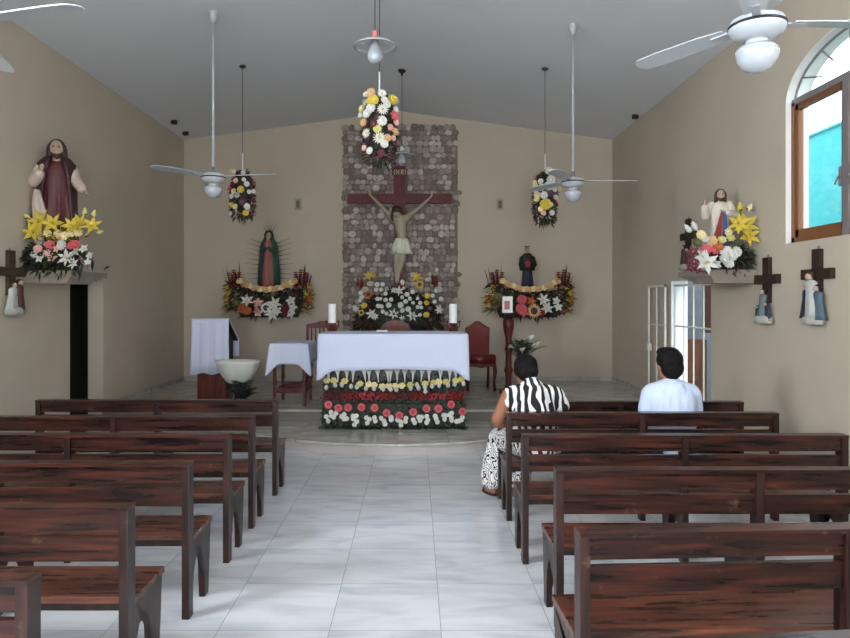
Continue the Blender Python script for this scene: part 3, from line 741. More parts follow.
def leather_chair():
    r = empty('leather_armless_chair', (1.03, 10.93, .29), R(3), 'oxblood leather chair with humped back right of the altar', 'chair')
    w = .2
    bm = B()
    poly = [(-w+.01, .50), (-w, .97), (-w+.02, .99), (-.11, 1.0), (-.07, 1.055), (-.03, 1.085), (.03, 1.085), (.07, 1.055), (.11, 1.0), (w-.02, .99), (w, .97), (w-.01, .50)]
    prism(bm, poly, 'y', .17, .21); b_ = obj('backrest', bm, redwood, r, bevel=.006)
    bm = B(); prism(bm, [(x*.86, .02+z*.975) for x, z in poly], 'y', .13, .172); obj('back_cushion', bm, leather, b_, bevel=.008, smooth=False)
    bm = B(); box(bm, -.23, .23, -.25, .17, .43, .56); obj('seat_cushion', bm, leather, r, bevel=.03, smooth=True)
    bm = B(); prism(bm, [(-.23, .43), (-.23, .36), (-.15, .385), (0, .36), (.15, .385), (.23, .36), (.23, .43)], 'y', -.25, -.23); obj('apron', bm, redwood, r)
    for sx in (-1, 1):
        bm = B(); tube(bm, [(sx*.205, -.225, .43), (sx*.22, -.24, .3), (sx*.205, -.22, .12), (sx*.215, -.235, 0)], [.03, .032, .02, .026], 8); obj('leg', bm, redwood, r, smooth=True)
        bm = B(); tube(bm, [(sx*.18, .19, .52), (sx*.18, .2, .2), (sx*.18, .24, 0)], .022, 8); obj('leg', bm, redwood, r, smooth=True)
leather_chair()

# ------------------------------------------------------------ pedestal with votive, palm vase beside it
pd = empty('candle_pedestal', (1.43, 10.4, .29), 0, 'tall turned red wooden pedestal right of the leather chair', 'pedestal')
bm = B(); box(bm, -.13, .13, -.13, .13, 0, .05); obj('base', bm, redwood, pd, bevel=.008)
bm = B(); lathe(bm, [(.09, .05), (.06, .1), (.045, .16), (.05, .3), (.07, .36), (.05, .42), (.045, .6), (.06, .68), (.045, .74), (.05, .85), (.085, 1.02), (.085, 1.12), (.06, 1.15)], 20); obj('column', bm, redwood, pd, smooth=True)
bm = B(); lathe(bm, [(0, 1.15), (.09, 1.15), (.14, 1.19), (.15, 1.235), (0, 1.235)], 24); obj('top_plate', bm, darkwood, pd)
vt = empty('votive_candle', (1.41, 10.4, 1.525), 0, 'white square votive candle with pink print on top of the red pedestal', 'candle')
bm = B(); box(bm, -.075, .075, -.06, .06, 0, .25); obj('wax', bm, candle_m, vt, bevel=.01)
bm = B(); box(bm, -.05, .03, -.064, -.0605, .05, .18); obj('print', bm, mat('pink_print', (196, 120, 112), .7), vt)
bm = B(); tube(bm, [(0, 0, .25), (0, 0, .275)], .003, 6); obj('wick', bm, black_m, vt)
vs = empty('palm_vase', (1.58, 10.05, .29), 0, 'dark vase of palm leaves and white callas beside the red pedestal', 'plant')
bm = B(); lathe(bm, [(0, 0), (.08, 0), (.05, .05), (.03, .12), (.03, .4), (.07, .5), (.085, .56), (.07, .56), (0, .53)], 20); obj('vase', bm, redwood, vs, smooth=True)
fronds(vs, 20, .46, (0, 0, .54), 8, pl=.13, up=1.05, spread=.9)
for a, z in ((-2.6, .62), (-1.7, .58), (-.6, .66), (-1.2, .75)):
    fl(vs, 'calla', 'white', (.17*cos(a), .16*sin(a), z+.1), (cos(a), sin(a)*.7, .55), .085)

# ------------------------------------------------------------ statues
def robe_secs(H, k=1.0):
    return [(0, 0, 0, .15*H*k, .115*H*k, .10), (0, 0, .15*H, .135*H*k, .1*H*k, .10), (0, 0, .35*H, .118*H*k, .088*H*k, .10), (0, 0, .55*H, .105*H, .078*H, .05),
            (0, 0, .66*H, .115*H, .078*H, .02), (0, 0, .76*H, .128*H, .075*H, 0), (0, 0, .805*H, .115*H, .066*H, 0), (0, 0, .835*H, .07*H, .05*H, 0), (0, 0, .85*H, .035*H, .035*H, 0)]
rip = lambda t, z: sin(9*t+1)+.5*sin(17*t)
def head(parent, H, hc, beard=True, hairlen=.16, skinm=sskin, hairm=shair, tilt=0, veil=None, hname='hair'):
    h = H*.066
    bl = [(V((0, 0, 0)), (h*.78, h*.88, h*1.05)), (V((0, -h*.3, -h*.55)), (h*.5, h*.5, h*.5)), (V((0, -h*.92, -h*.1)), (h*.14, h*.22, h*.22)), (V((0, -.8*h, -h*.5)), (h*.26, h*.14, h*.1))]
    xf = M.Translation(V(hc)) @ M.Rotation(tilt, 4, 'Y')
    hd = blob('head', [[(0, 0, -h*.4, h*.42), (0, 0, -h*1.7, h*.5)]], bl, h*.16, skinm, parent, 3, xf)
    for s in (-1, 1):
        bm = B(); ball(bm, xf @ V((s*h*.3, -h*.80, h*.08)), h*.1, 8); obj('eye', bm, black_m, hd)
    if veil is None:
        hb = [(V((0, h*.22, h*.18)), (h*.95, h*.88, h*1.05))]
        ch = [[(s*h*.72, 0, h*.3, h*.32), (s*h*.85, .1*h, -h*.6, h*.34), (s*h*.75, 0, -hairlen*H/.16*.12-h*.7, h*.25)] for s in (-1, 1)]
        ch.append([(0, h*.5, 0, h*.6), (0, h*.7, -h*1.5, h*.5)])
        if hairlen > .05: blob(hname, ch, hb, h*.18, hairm, hd, 3, xf)
        else: blob(hname, [], [(V((0, h*.2, h*.3)), (h*.86, h*.88, h*.9))], h*.18, hairm, hd, 3, xf)
    if beard:
        blob('beard', [[(-h*.5, -h*.2, -h*.35, h*.2), (-h*.36, -h*.45, -h*.8, h*.22), (0, -h*.62, -h*1.1, h*.26), (h*.36, -h*.45, -h*.8, h*.22), (h*.5, -h*.2, -h*.35, h*.2)]], [(V((0, -h*.55, -h*.95)), (h*.4, h*.36, h*.36)), (V((0, -h*.86, -h*.38)), (h*.26, h*.1, h*.07))], h*.14, hairm, hd, 2, xf)
    return hd
def hand(parent, p, d, s, m=sskin, curl=.3, side=1):
    """small open hand: palm, four fingers, thumb"""
    d = V(d).normalized(); u, w = frame_of(d)
    ch = [[(p[0], p[1], p[2], .30*s), tuple(V(p)+d*.8*s)+(.32*s,)]]
    for k in range(4):
        a = V(p)+d*.8*s+u*(k-1.5)*.22*s; l = (.62, .75, .7, .52)[k]*s
        ch.append([tuple(a)+(.12*s,), tuple(a+d*l*.5-w*curl*.1*s)+(.11*s,), tuple(a+d*l-w*curl*.5*s)+(.085*s,)])
    a = V(p)+d*.25*s+u*.3*s*side
    ch.append([tuple(a)+(.14*s,), tuple(a+(d*.4+u*.35*side)*s)+(.11*s,)])
    return blob('hand', ch, [], s*.07, m, parent, 2)
def arm(parent, name, pts, rads, m):
    return blob(name, [[tuple(p)+(r_,) for p, r_ in zip(pts, rads)]], [], min(rads)*.22, m, parent, 4)

# sacred heart statue above the left doorway
H = 1.40
s1 = empty('christ_statue', (-3.885, 7.38, 2.03), R(22), 'statue of a bearded robed man in maroon mantle, on the ledge above left doorway', 'statue')
maroon = mat('maroon_robe', (82, 32, 34), .5, noise=.15); pinkw = mat('pale_robe', (200, 178, 168), .6, noise=.1)
bm = B(); lathe(bm, [(0, 0), (.17, 0), (.17, .04), (.15, .06), (0, .06)], 28); obj('plinth', bm, mat('plinth', (120, 110, 100), .6), s1)
bm = B(); loft(bm, [(a, b, .06+z, rx, ry, am) for a, b, z, rx, ry, am in robe_secs(H-.06)], 72, rip); obj('robe', bm, maroon, s1, smooth=True)
head(s1, H, (0, -.02, .06+H*.905), hairlen=.18)
# mantle over the shoulders and back
bm = B(); n = 30; rows = []
for z, rx, ry, a0_ in ((.22, .21, .15, -38), (.5, .2, .15, -42), (.8, .195, .145, -50), (1.0, .205, .145, -62), (1.1, .2, .13, -70), (1.17, .13, .1, -66)):
    rows.append([bm.verts.new((rx*cos(t)*(1+.03*sin(11*t)), ry*sin(t)*(1+.03*sin(11*t)), z+.06)) for t in [R(a0_+(180-2*a0_)*k/(n-1)) for k in range(n)]])
for a, b in zip(rows, rows[1:]):
    for k in range(n-1): bm.faces.new((a[k], a[k+1], b[k+1], b[k]))
o = obj('mantle', bm, mat('dark_mantle', (58, 28, 28), .5, noise=.1), s1, smooth=True); o.modifiers.new('t', 'SOLIDIFY').thickness = .012
arm(s1, 'sleeve', [(-.15, 0, 1.14), (-.21, -.06, .96), (-.15, -.16, 1.02)], [.06, .07, .055], pinkw)
hand(s1, (-.13, -.19, 1.04), (.2, -.5, 1), .055)
arm(s1, 'sleeve', [(.14, 0, 1.15), (.18, -.05, .99), (.25, -.13, .90)], [.06, .058, .056], pinkw)
hand(s1, (.268, -.145, .875), (.55, -.3, -.6), .055)
bm = B(); loft(bm, [(-.1, -.07, .12, .09, .075, .12), (-.13, -.08, .45, .08, .065, .12), (-.17, -.1, .72, .055, .05, .1), (-.18, -.11, .86, .03, .03, 0)], 40, rip); obj('white_tunic_panel', bm, pinkw, s1, smooth=True)

# divine mercy statue above the right doorway
H = .86
s2 = empty('christ_statue', (3.24, 7.22, 2.03), R(-12), 'small white-robed statue with red and blue rays, on the ledge beside the side gate', 'statue')
whr = mat('ivory_robe', (208, 198, 182), .6, noise=.08)
bm = B(); lathe(bm, [(0, 0), (.14, 0), (.13, .03), (0, .03)], 24); obj('plinth', bm, MT['plinth'], s2)
bm = B(); loft(bm, [(a, b, .03+z, rx, ry, am) for a, b, z, rx, ry, am in robe_secs(H-.03)], 72, rip); obj('robe', bm, whr, s2, smooth=True)
head(s2, H, (0, -.012, .03+H*.9), hairlen=.14)
arm(s2, 'sleeve', [(-.09, 0, .7), (-.155, -.03, .58), (-.17, -.08, .66)], [.042, .045, .04], whr); hand(s2, (-.172, -.09, .70), (-.05, -.1, 1), .036)
arm(s2, 'sleeve', [(.09, 0, .7), (.13, -.04, .58), (.05, -.1, .6)], [.042, .045, .036], whr); hand(s2, (.02, -.115, .61), (-.8, -.1, .3), .034)
bm = B(); prism(bm, [(-.012, .61), (.004, .61), (-.03, .10), (-.15, .10)], 'y', -.125, -.11); bmesh.ops.transform(bm, matrix=M.Rotation(R(-2), 4, 'X'), verts=bm.verts); obj('red_ray', bm, cm('red'), s2)
bm = B(); prism(bm, [(.008, .61), (.03, .61), (.09, .10), (.0, .10)], 'y', -.125, -.11); obj('blue_ray', bm, cm('blue'), s2)

# Mary with rays
H = 1.0; mx = P(268.5, 0, 11.8).x
s3 = empty('mary_statue', (mx, 11.82, 1.93), 0, 'statue of Mary praying in green mantle with spiked rays around her', 'statue')
green = mat('green_mantle', (38, 72, 58), .5, noise=.2); dress = mat('rose_dress', (156, 94, 84), .6, noise=.15)
bm = B(); loft(bm, [(a, b, z, rx*.85, ry*.8, am) for a, b, z, rx, ry, am in robe_secs(H)], 60, rip); obj('dress', bm, dress, s3, smooth=True)
head(s3, H, (0, -.02, H*.9), beard=False, hairlen=.1, veil=True, tilt=.12)
bm = B(); n = 36; rows = []
for z, rx, ry, a0, cy in ((.03, .20, .13, -56, 0), (.3, .19, .135, -58, 0), (.55, .168, .13, -60, 0), (.72, .155, .12, -62, 0), (.8, .125, .1, -60, .0), (.86, .085, .085, -45, 0), (.93, .08, .085, -30, 0), (.985, .055, .06, -10, .005), (1.005, .012, .015, 0, .01)):
    rows.append([bm.verts.new((rx*cos(t)*(1+.02*sin(9*t)), cy+ry*sin(t), z)) for t in [R(a0+(180-2*a0)*k/(n-1)) for k in range(n)]])
for a, b in zip(rows, rows[1:]):
    for k in range(n-1): bm.faces.new((a[k], a[k+1], b[k+1], b[k]))
o = obj('mantle', bm, green, s3, smooth=True); o.modifiers.new('t', 'SOLIDIFY').thickness = .012
for s in (-1, 1):
    arm(s3, 'sleeve', [(s*.1, -.03, .74), (s*.1, -.09, .62), (s*.02, -.14, .69)], [.035, .036, .026], green)
hand(s3, (0, -.16, .7), (0, -.1, 1), .038)
for s in (-1, 1):
    for k in range(9):
        z = .18+.075*k; a = R(-6+k*3.5); L_ = .30 if k % 2 else .25
        p0 = V((s*.13, .06, z)); p1 = p0+V((s*cos(a), 0, sin(a)))*L_
        bm = B(); tube(bm, [p0, p1], [.007, .0015], 5); obj('ray', bm, mat('dark_gold', (88, 66, 48), .4, metal=.5), s3)
for k, a in enumerate((60, 78, 90, 102, 120)):
    p0 = V((.05*cos(R(a)), .05, .94)); bm = B(); tube(bm, [p0, p0+V((cos(R(a)), 0, sin(R(a))))*.2], [.006, .001], 5); obj('ray', bm, MT['dark_gold'], s3)

# saint
H = .72; sx_ = P(527.5, 0, 11.8).x
s4 = empty('saint_statue', (sx_, 11.82, 1.93), 0, 'small statue of a short-haired saint in dark habit holding a red book', 'statue')
habit = mat('brown_habit', (34, 24, 26), .6); navy = mat('navy_habit', (30, 32, 52), .6)
bm = B(); loft(bm, [(a, b, z, rx*.95, ry, am) for a, b, z, rx, ry, am in robe_secs(H)], 60, rip); obj('habit', bm, navy, s4, smooth=True)
head(s4, H, (0, -.012, H*.915), beard=False, hairlen=.01)
bm = B(); loft(bm, [(0, .0, .42*H, .175*H, .11*H, .05), (0, 0, .5*H, .19*H, .115*H, .04), (0, 0, .62*H, .175*H, .105*H, .02), (0, 0, .74*H, .15*H, .09*H, 0), (0, 0, .815*H, .105*H, .07*H, 0), (0, 0, .85*H, .04*H, .04*H, 0)], 48, rip); obj('cape', bm, habit, s4, smooth=True)
for s in (-1, 1):
    arm(s4, 'sleeve', [(s*.1, 0, .52), (s*.125, -.05, .4), (s*.03, -.11, .4)], [.036, .036, .028], habit)
    hand(s4, (s*.02, -.13, .4), (-s*.8, -.1, .5), .028, side=-s)
bm = B(); box(bm, -.06, .02, -.165, -.148, .37, .46); obj('book', bm, cm('red'), s4)
bm = B(); lathe(bm, [(.05, 0), (.055, 0), (.055, .006), (.05, .006), (.05, 0)], 24, (0, 0.01, H*1.0)); obj('halo', bm, MT['dark_gold'], s4)

# crucifix
cxp = P(399.5, 0, 11.9).x
cr = empty('crucifix', (cxp, 11.93, 1.6), 0, 'large red wooden crucifix with pale figure on the stone panel', 'crucifix')
def q(px, py): v = P(px, py, 11.85); return V((v.x-cxp, 0, v.z-1.6))
bm = B(); box(bm, -.1, .1, .0, .08, 0, q(0, 165).z); obj('upright', bm, crosswood, cr, bevel=.006)
bm = B(); box(bm, q(347, 0).x, q(452, 0).x, -.015, .06, q(0, 202.5).z, q(0, 193).z); obj('crossbeam', bm, crosswood, cr, bevel=.006)
bm = B(); box(bm, -.13, .13, -.02, 0, q(0, 174.5).z, q(0, 168.5).z); tt = obj('title_board', bm, crosswood, cr)
bm = B(); z0, z1_ = q(0, 173.8).z, q(0, 169.2).z; h_ = z1_-z0; w_ = .012
def stroke(bm, pts):
    for (a, b) in zip(pts, pts[1:]):
        a, b = V((a[0], 0, a[1])), V((b[0], 0, b[1])); d = (b-a).normalized(); nn = V((-d.z, 0, d.x))*w_/2; e = d*w_*.4
        poly = [(v.x, v.z) for v in (a-e-nn, b+e-nn, b+e+nn, a-e+nn)]; prism(bm, poly, 'y', -.028, -.02)
stroke(bm, [(-.09, z0), (-.09, z1_)])
stroke(bm, [(-.055, z0), (-.055, z1_), (-.01, z0), (-.01, z1_)])
stroke(bm, [(.03, z0), (.03, z1_), (.065, z1_), (.065, z0+h_*.5), (.03, z0+h_*.5)]); stroke(bm, [(.04, z0+h_*.5), (.068, z0)])
stroke(bm, [(.10, z0), (.10, z1_)])
obj('title_letters', bm, mat('letters', (206, 190, 170), .6), tt)
def t4(v, r_, y=-.07): return (v.x, y, v.z, r_)
ch = [[t4(q(391.5, 217), .05, -.08), t4(q(381, 206), .032, -.06), t4(q(371.5, 196), .022, -.04), t4(q(369.5, 193.5), .024, -.035)],
      [t4(q(407.5, 217), .05, -.08), t4(q(420, 207), .032, -.06), t4(q(430, 197.5), .022, -.04), t4(q(432, 195), .024, -.035)],
      [t4(q(392, 218), .06, -.09), t4(q(399.5, 221), .10, -.09), t4(q(407, 218), .06, -.09)],
      [t4(q(399.5, 220), .1, -.1), t4(q(400.5, 228), .1, -.09), t4(q(402, 237), .078, -.08), t4(q(401, 243), .1, -.08)],
      [t4(q(398.5, 246), .075, -.09), t4(q(396.5, 260), .055, -.14), t4(q(396.5, 276), .035, -.07), t4(q(397, 282), .03, -.08)],
      [t4(q(403, 246), .075, -.09), t4(q(402.5, 260), .055, -.14), t4(q(398.5, 275), .035, -.09), t4(q(397.5, 282), .03, -.11)],
      [t4(q(399.5, 219), .045, -.1), t4(q(397.5, 214), .045, -.13)]]
hz = q(396.8, 213)
bs = [(V((hz.x, -.145, hz.z)), (.07, .08, .095)), (V((hz.x-.01, -.2, hz.z-.05)), (.035, .04, .04))]
for hx_, hz_, s in ((369.3, 192.3, -1), (432.3, 193.8, 1)):
    p = q(hx_, hz_)
    for k in range(4): ch.append([(p.x, -.035, p.z, .012), (p.x+s*.008+(k-1.5)*.014, -.05, p.z+.045, .008)])
    ch.append([(p.x, -.035, p.z, .012), (p.x-s*.035, -.05, p.z+.02, .009)])
corp = blob('corpus', ch, bs, .012, corpus, cr, 4)
blob('hair', [[(hz.x-.06, -.13, hz.z+.03, .03), (hz.x-.085, -.14, hz.z-.06, .032), (hz.x-.07, -.15, hz.z-.14, .022)], [(hz.x+.05, -.12, hz.z+.03, .03), (hz.x+.07, -.12, hz.z-.04, .025)]], [(V((hz.x, -.14, hz.z+.04)), (.092, .10, .08))], .012, shair, corp, 3)
bm = B(); w0 = q(401.5, 240); loft(bm, [(w0.x+.02, -.085, q(0, 254).z, -.0+.165, .12, .1), (w0.x, -.095, q(0, 248).z, .155, .125, .08), (w0.x, -.09, q(0, 242).z, .135, .12, .05), (w0.x, -.085, q(0, 238.5).z, .11, .105, 0)], 50, rip); obj('loincloth', bm, mat('loincloth', (226, 222, 208), .7), corp, smooth=True)

# ------------------------------------------------------------ stations of the cross
def station(x, y, zt, face, label, figs, tilt=0, crossm=darkwood):
    r = empty('station_of_the_cross', (x, y, zt-.66), face, label, 'wall cross', 'stations of the cross on the side walls')
    bm = B(); box(bm, -.055, .055, -.04, 0, .2, .65); box(bm, -.22, .22, -.042, .0, .39, .48); obj('cross', bm, crossm, r, bevel=.003)
    bm = B(); tube(bm, [(0, -.01, .65), (0, -.015, .67), (0, 0, .675)], .006, 6); obj('hook', bm, greyfr, r)
    bm = B(); loft(bm, [(0, -.06, 0, .13, .06, .05), (0, -.06, .04, .14, .065, .04), (0, -.055, .07, .12, .055, .03), (0, -.05, .08, .08, .04, 0)], 32, rip); obj('relief_base', bm, mat('plaster_grey', (178, 174, 164), .7, noise=.1, nscale=20), r, smooth=True)
    for (fx, fz, h, cl, lean) in figs:
        bm = B(); loft(bm, [(a+fx+lean*z, b-.06, fz+z, rx*1.7, ry*1.3, am) for a, b, z, rx, ry, am in robe_secs(h)], 30, rip)
        f = obj('figure', bm, mat('robe_'+cl, {'blue': (74, 92, 104), 'white': (188, 188, 182), 'mar': (92, 60, 62), 'navy': (40, 46, 62), 'grey': (104, 118, 122)}[cl], .6, noise=.1), r, smooth=True)
        bm = B(); ball(bm, (fx+lean*h*.95, -.07, fz+h*.93), h*.095, 10); hh = obj('figure_head', bm, sskin, f, smooth=True)
        bm = B(); ball(bm, (fx+lean*h*.95, -.058, fz+h*.955), h*.105, 10); obj('figure_hair', bm, black_m if cl in ('blue', 'navy') else shair, f, smooth=True)
    return r
station(XR, 6.72, 2.15, R(-90), 'dark wooden cross with small plaster figures on right wall beside ledge, under window edge', [(-.02, .06, .27, 'grey', .1), (.1, .03, .17, 'navy', -.2), (-.11, .02, .15, 'navy', 0)])
station(XR, 5.88, 2.17, R(-90), 'dark wooden cross with blue and white plaster figures on right wall, nearest the camera', [(-.09, .05, .3, 'navy', .05), (.02, .06, .38, 'white', -.15), (.10, .04, .29, 'blue', -.12)])
station(XR, 8.66, 2.76, R(-90), 'dark wooden cross partly behind flowers high on right wall beyond the ledge', [(-.05, .05, .26, 'mar', 0), (.08, .05, .22, 'mar', 0)])
station(XL, 6.86, 2.23, R(90), 'dark wooden cross with maroon and white plaster figures on left wall at image edge', [(-.07, .04, .28, 'white', .2), (.07, .05, .3, 'mar', .05), (.02, .03, .2, 'white', -.1)], crossm=wood_mat('cross_brown', (48, 38, 26), (66, 54, 38), (80, 66, 48), .6))

# ------------------------------------------------------------ ledges above the doors
def ledge(x, s, y0, y1, label):
    """moulded stone ledge projecting from a side wall; s=+1 projects to +x"""
    lv = [(.00, .45, .30), (.03, .455, .27), (.035, .465, .2), (.075, .485, .08), (.08, .50, 0), (.135, .50, 0)]
    bm = B(); rings = []
    for z, p, e in lv:
        rings.append([bm.verts.new((x+s*a, b, 1.895+z)) for a, b in ((0, y0+e*.04), (p, y0+e*.04), (p, y1-e), (0, y1-e))])
    for a, b in zip(rings, rings[1:]):
        for k in range(4): bm.faces.new((a[k], a[(k+1) % 4], b[(k+1) % 4], b[k]))
    bm.faces.new(rings[0]); bm.faces.new(rings[-1])
    tag(obj('stone_ledge', bm, stonesh), label, 'ledge', 'moulded stone ledges above side doors')
ledge(XL, 1, 7.12, 7.95, 'moulded stone ledge above the dark left doorway')
ledge(XR, -1, 6.93, 7.75, 'moulded stone ledge above the right doorway with iron gate')
for x, lab in ((mx, 'wooden wall shelf hidden behind flowers under the Mary statue'), (sx_, 'wooden wall shelf hidden behind flowers under the saint statue')):
    bm = B(); box(bm, x-.32, x+.32, 11.65, 12.07, 1.89, 1.93); prism(bm, [(11.75, 1.89), (12.07, 1.89), (12.07, 1.6)], 'x', x-.2, x-.17); prism(bm, [(11.75, 1.89), (12.07, 1.89), (12.07, 1.6)], 'x', x+.17, x+.2)
    tag(obj('wall_shelf', bm, darkwood), lab, 'shelf', 'statue shelves on the back wall')

# ------------------------------------------------------------ arrangements at the statues
def arrangement(name, o, label, group=None): return empty(name, o, 0, label, 'flowers', group)
def spot(parent, org, d, items, jit=.03, k=1.0):
    for it in items:
        kind, col, px, py, s = it[:5]; s *= k; dd = it[5] if len(it) > 5 else (rnd.uniform(-.35, .35), -1, rnd.uniform(.1, .6))
        fl(parent, kind, col, P(px, py, d+rnd.uniform(-jit, jit))-V(org), dd, s)
SP = lambda a, o, d, k, items: spot(a, o, d, items, .03, k)
# left ledge
o_ = V((-3.83, 7.28, 2.03)); a1 = arrangement('flower_arrangement', o_, 'yellow lilies and pink and white flowers around maroon-robed statue on left ledge')
r = random.Random(21)
bm = B(); box(bm, -.22, .22, -.1, .0, 0, .12); obj('foam_base', bm, cm('dark'), a1)
def cloud(cx, cz, wx, wz, n, y, bias=V((0, -1, .2)), rr=r): return [((cx+rr.gauss(0, .5)*wx, y+rr.uniform(-.04, .04), max(.01, cz+rr.gauss(0, .5)*wz)), rdir(rr, bias)) for _ in range(n)]
leaves(a1, cloud(-.03, .13, .34, .12, 700, -.09), ln=.14, w=.032, seed=2, cols=['dark', 'green', 'dark'])
leaves(a1, cloud(.02, .36, .26, .08, 300, -.06, V((0, -.5, 1))), name='yellow_foliage', ln=.12, w=.018, seed=3, cols=['olive', 'yellow'])
SP(a1, o_, 7.10, 1.25, [('carnation', 'palepink', 38, 249, .04), ('rose', 'pink', 50, 245, .045), ('rose', 'palepink', 47, 253, .04), ('rose', 'pink', 75, 245, .05), ('rose', 'pink', 71, 246, .04), ('carnation', 'white', 62, 245, .05),
     ('orchid', 'white', 40, 258, .045), ('orchid', 'palepink', 52, 258, .045), ('lily', 'white', 67, 258, .085), ('lily', 'white', 76, 252, .07), ('orchid', 'white', 84, 249, .045), ('orchid', 'white', 90, 256, .04), ('lily', 'white', 74, 264, .06), ('orchid', 'palepink', 57, 249, .04), ('carnation', 'white', 34, 255, .035), ('orchid', 'white', 88, 262, .035)])
SP(a1, o_, 7.13, 1.25, [('lily', 'yellow', 40, 222, .12), ('lily', 'yellow', 53, 224, .10), ('lily', 'yellow', 33, 233, .10), ('lily', 'yellow', 80, 224, .10), ('lily', 'yellow', 92, 226, .09), ('lily', 'yellow', 72, 226, .09), ('bud', 'lemon', 85, 216, .05, (0, 0, 1)), ('bud', 'lemon', 93, 217, .045, (.3, 0, 1)), ('bud', 'lemon', 30, 219, .05, (-.8, 0, .6)), ('bud', 'lemon', 97, 233, .04, (.9, 0, .3)),
     ('rose', 'cream', 48, 233, .04), ('rose', 'cream', 58, 234, .04), ('rose', 'cream', 65, 236, .04), ('rose', 'cream', 72, 233, .04), ('rose', 'cream', 79, 233, .04), ('rose', 'peach', 60, 237, .035)])
# right ledge
o_ = V((3.2, 7.05, 2.03)); a2 = arrangement('flower_arrangement', o_, 'yellow, coral and white flowers around white-robed statue on right ledge')
bm = B(); box(bm, -.17, .17, -.08, .0, 0, .1); obj('foam_base', bm, cm('dark'), a2)
leaves(a2, cloud(.02, .12, .2, .1, 380, -.06), ln=.10, w=.028, seed=5, cols=['dark', 'green', 'burgundy'])
leaves(a2, cloud(.18, .12, .06, .11, 160, -.05), name='side_foliage', ln=.10, w=.02, seed=6, cols=['dark', 'green'])
SP(a2, o_, 6.87, 1.35, [('lily', 'white', 706, 263, .10, (0, -1, .2)), ('lily', 'white', 701, 258, .07), ('carnation', 'white', 726, 252, .05), ('carnation', 'white', 732, 255, .05), ('carnation', 'white', 736, 252, .045), ('carnation', 'white', 724, 260, .045), ('orchid', 'white', 716, 264, .045), ('carnation', 'white', 729, 264, .04),
     ('rose', 'pink', 707, 249, .045), ('rose', 'pink', 714, 250, .045), ('rose', 'orange', 719, 247, .04), ('orchid', 'burgundy', 693, 252, .05), ('orchid', 'burgundy', 694, 262, .05), ('orchid', 'burgundy', 698, 270, .04), ('orchid', 'palepink', 698, 253, .04), ('orchid', 'burgundy', 690, 268, .04)])
SP(a2, o_, 6.9, 1.2, [('carnation', 'cream', 701, 235, .045), ('carnation', 'white', 705, 239, .035), ('rose', 'peach', 712, 241, .05), ('rose', 'lemon', 722, 240, .04), ('rose', 'lemon', 730, 238, .045), ('rose', 'cream', 728, 232, .04), ('carnation', 'olive', 697, 243, .05), ('bud', 'white', 691, 232, .06, (-.7, 0, .8)), ('bud', 'white', 692, 222, .06, (.5, 0, -.8)),
     ('lily', 'yellow', 744, 226, .13), ('lily', 'yellow', 748, 236, .11), ('lily', 'yellow', 738, 224, .10), ('bud', 'yellow', 740, 212, .06, (0, 0, 1)), ('bud', 'cream', 748, 211, .05, (.5, 0, 1))])

# swags under Mary and the saint
def swag(cx_px, label, central):
    d = 11.62; c0 = P(cx_px, 300, d); o_ = V((c0.x, 11.7, c0.z)); a = arrangement('flower_swag', o_, label, 'crescent flower swags on the back wall')
    k = d/F; r = random.Random(int(cx_px))
    bm = B(); loft(bm, [(0, .08, -.3, .5, .08), (0, .08, .02, .62, .1)], 24); obj('foam_base', bm, cm('dark'), a)
    pts = []
    for i in range(900):
        x = r.uniform(-.66, .66); t = x/.66; zt_ = .22*t*t+.12; z = r.uniform(-.28+.15*t*t, zt_)
        pts.append(((x, -.03+r.uniform(-.05, .03), z), rdir(r, V((.5*t, -1, .2)))))
    leaves(a, pts, ln=.13, w=.032, seed=int(cx_px), cols=['dark', 'green', 'burgundy', 'dark', 'brown'])
    leaves(a, [((x_*.62, -.07, .02+.2*x_*x_+r.uniform(-.03, .03)), rdir(r, V((0, -1, .3)))) for x_ in [r.uniform(-1, 1) for _ in range(260)]], name='moss_band', ln=.07, w=.02, seed=8, cols=['olive', 'green'])
    leaves(a, [((s*(.60+.1*r.random()), 0, r.uniform(-.2, .25)), rdir(r, V((s*1.3, -.3, .3)))) for s in (-1, 1) for _ in range(70)], name='outer_foliage', ln=.15, w=.02, seed=9, cols=['olive', 'orange', 'green', 'yellow'])
    for i in range(17):
        t = -1+2*i/16; fl(a, 'rose', 'peach' if i % 3 else 'cream', (t*.47, -.11, .17+.15*t*t+.012*(i % 2)), (t*.2, -1, .4), .06)
    for s in (-1, 1):
        for j in range(3): fl(a, 'spike', 'red', (s*(.49+.06*j), -.07, .24+.04*(j % 2)), (s*(.05+.15*j-.1), -.15, 1), .15)
        leaves(a, [((s*(.5+.05*j), -.02, .25), (s*(-.05+.08*j), -.1, 1)) for j in range(5)], name='tall_leaf', ln=.33, w=.05, seed=3+s, droop=0, cols=['burgundy', 'dark'])
        for j in range(4): fl(a, 'orchid', 'yellow', (s*(.62+r.uniform(0, .08)), -.07, .22-.1*j), (s*.5, -1, .2), .06)
        fl(a, 'lily', 'orange', (s*.70, -.07, .0), (s, -.8, .1), .11)
    spot(a, o_, 11.53, central, .03, 1.2)
swag(267.5, 'crescent swag of flowers with red ginger tips below the Mary statue', [('lily', 'white', 247, 301, .11), ('carnation', 'orange', 243, 308, .09), ('carnation', 'orange', 247, 311, .07), ('spike', 'palepink', 257, 312, .09, (0, -.4, 1)), ('orchid', 'palepink', 258, 303, .08), ('orchid', 'palepink', 258, 313, .07),
     ('sunflower', 'white', 266, 308, .09), ('lily', 'white', 275, 304, .12), ('lily', 'white', 272, 314, .12), ('lily', 'white', 277, 311, .09), ('carnation', 'burgundy', 284, 309, .09), ('carnation', 'red', 284, 312, .06), ('orchid', 'white', 291, 301, .08), ('orchid', 'white', 293, 308, .08), ('orchid', 'white', 291, 314, .07), ('orchid', 'olive', 237, 303, .07)])
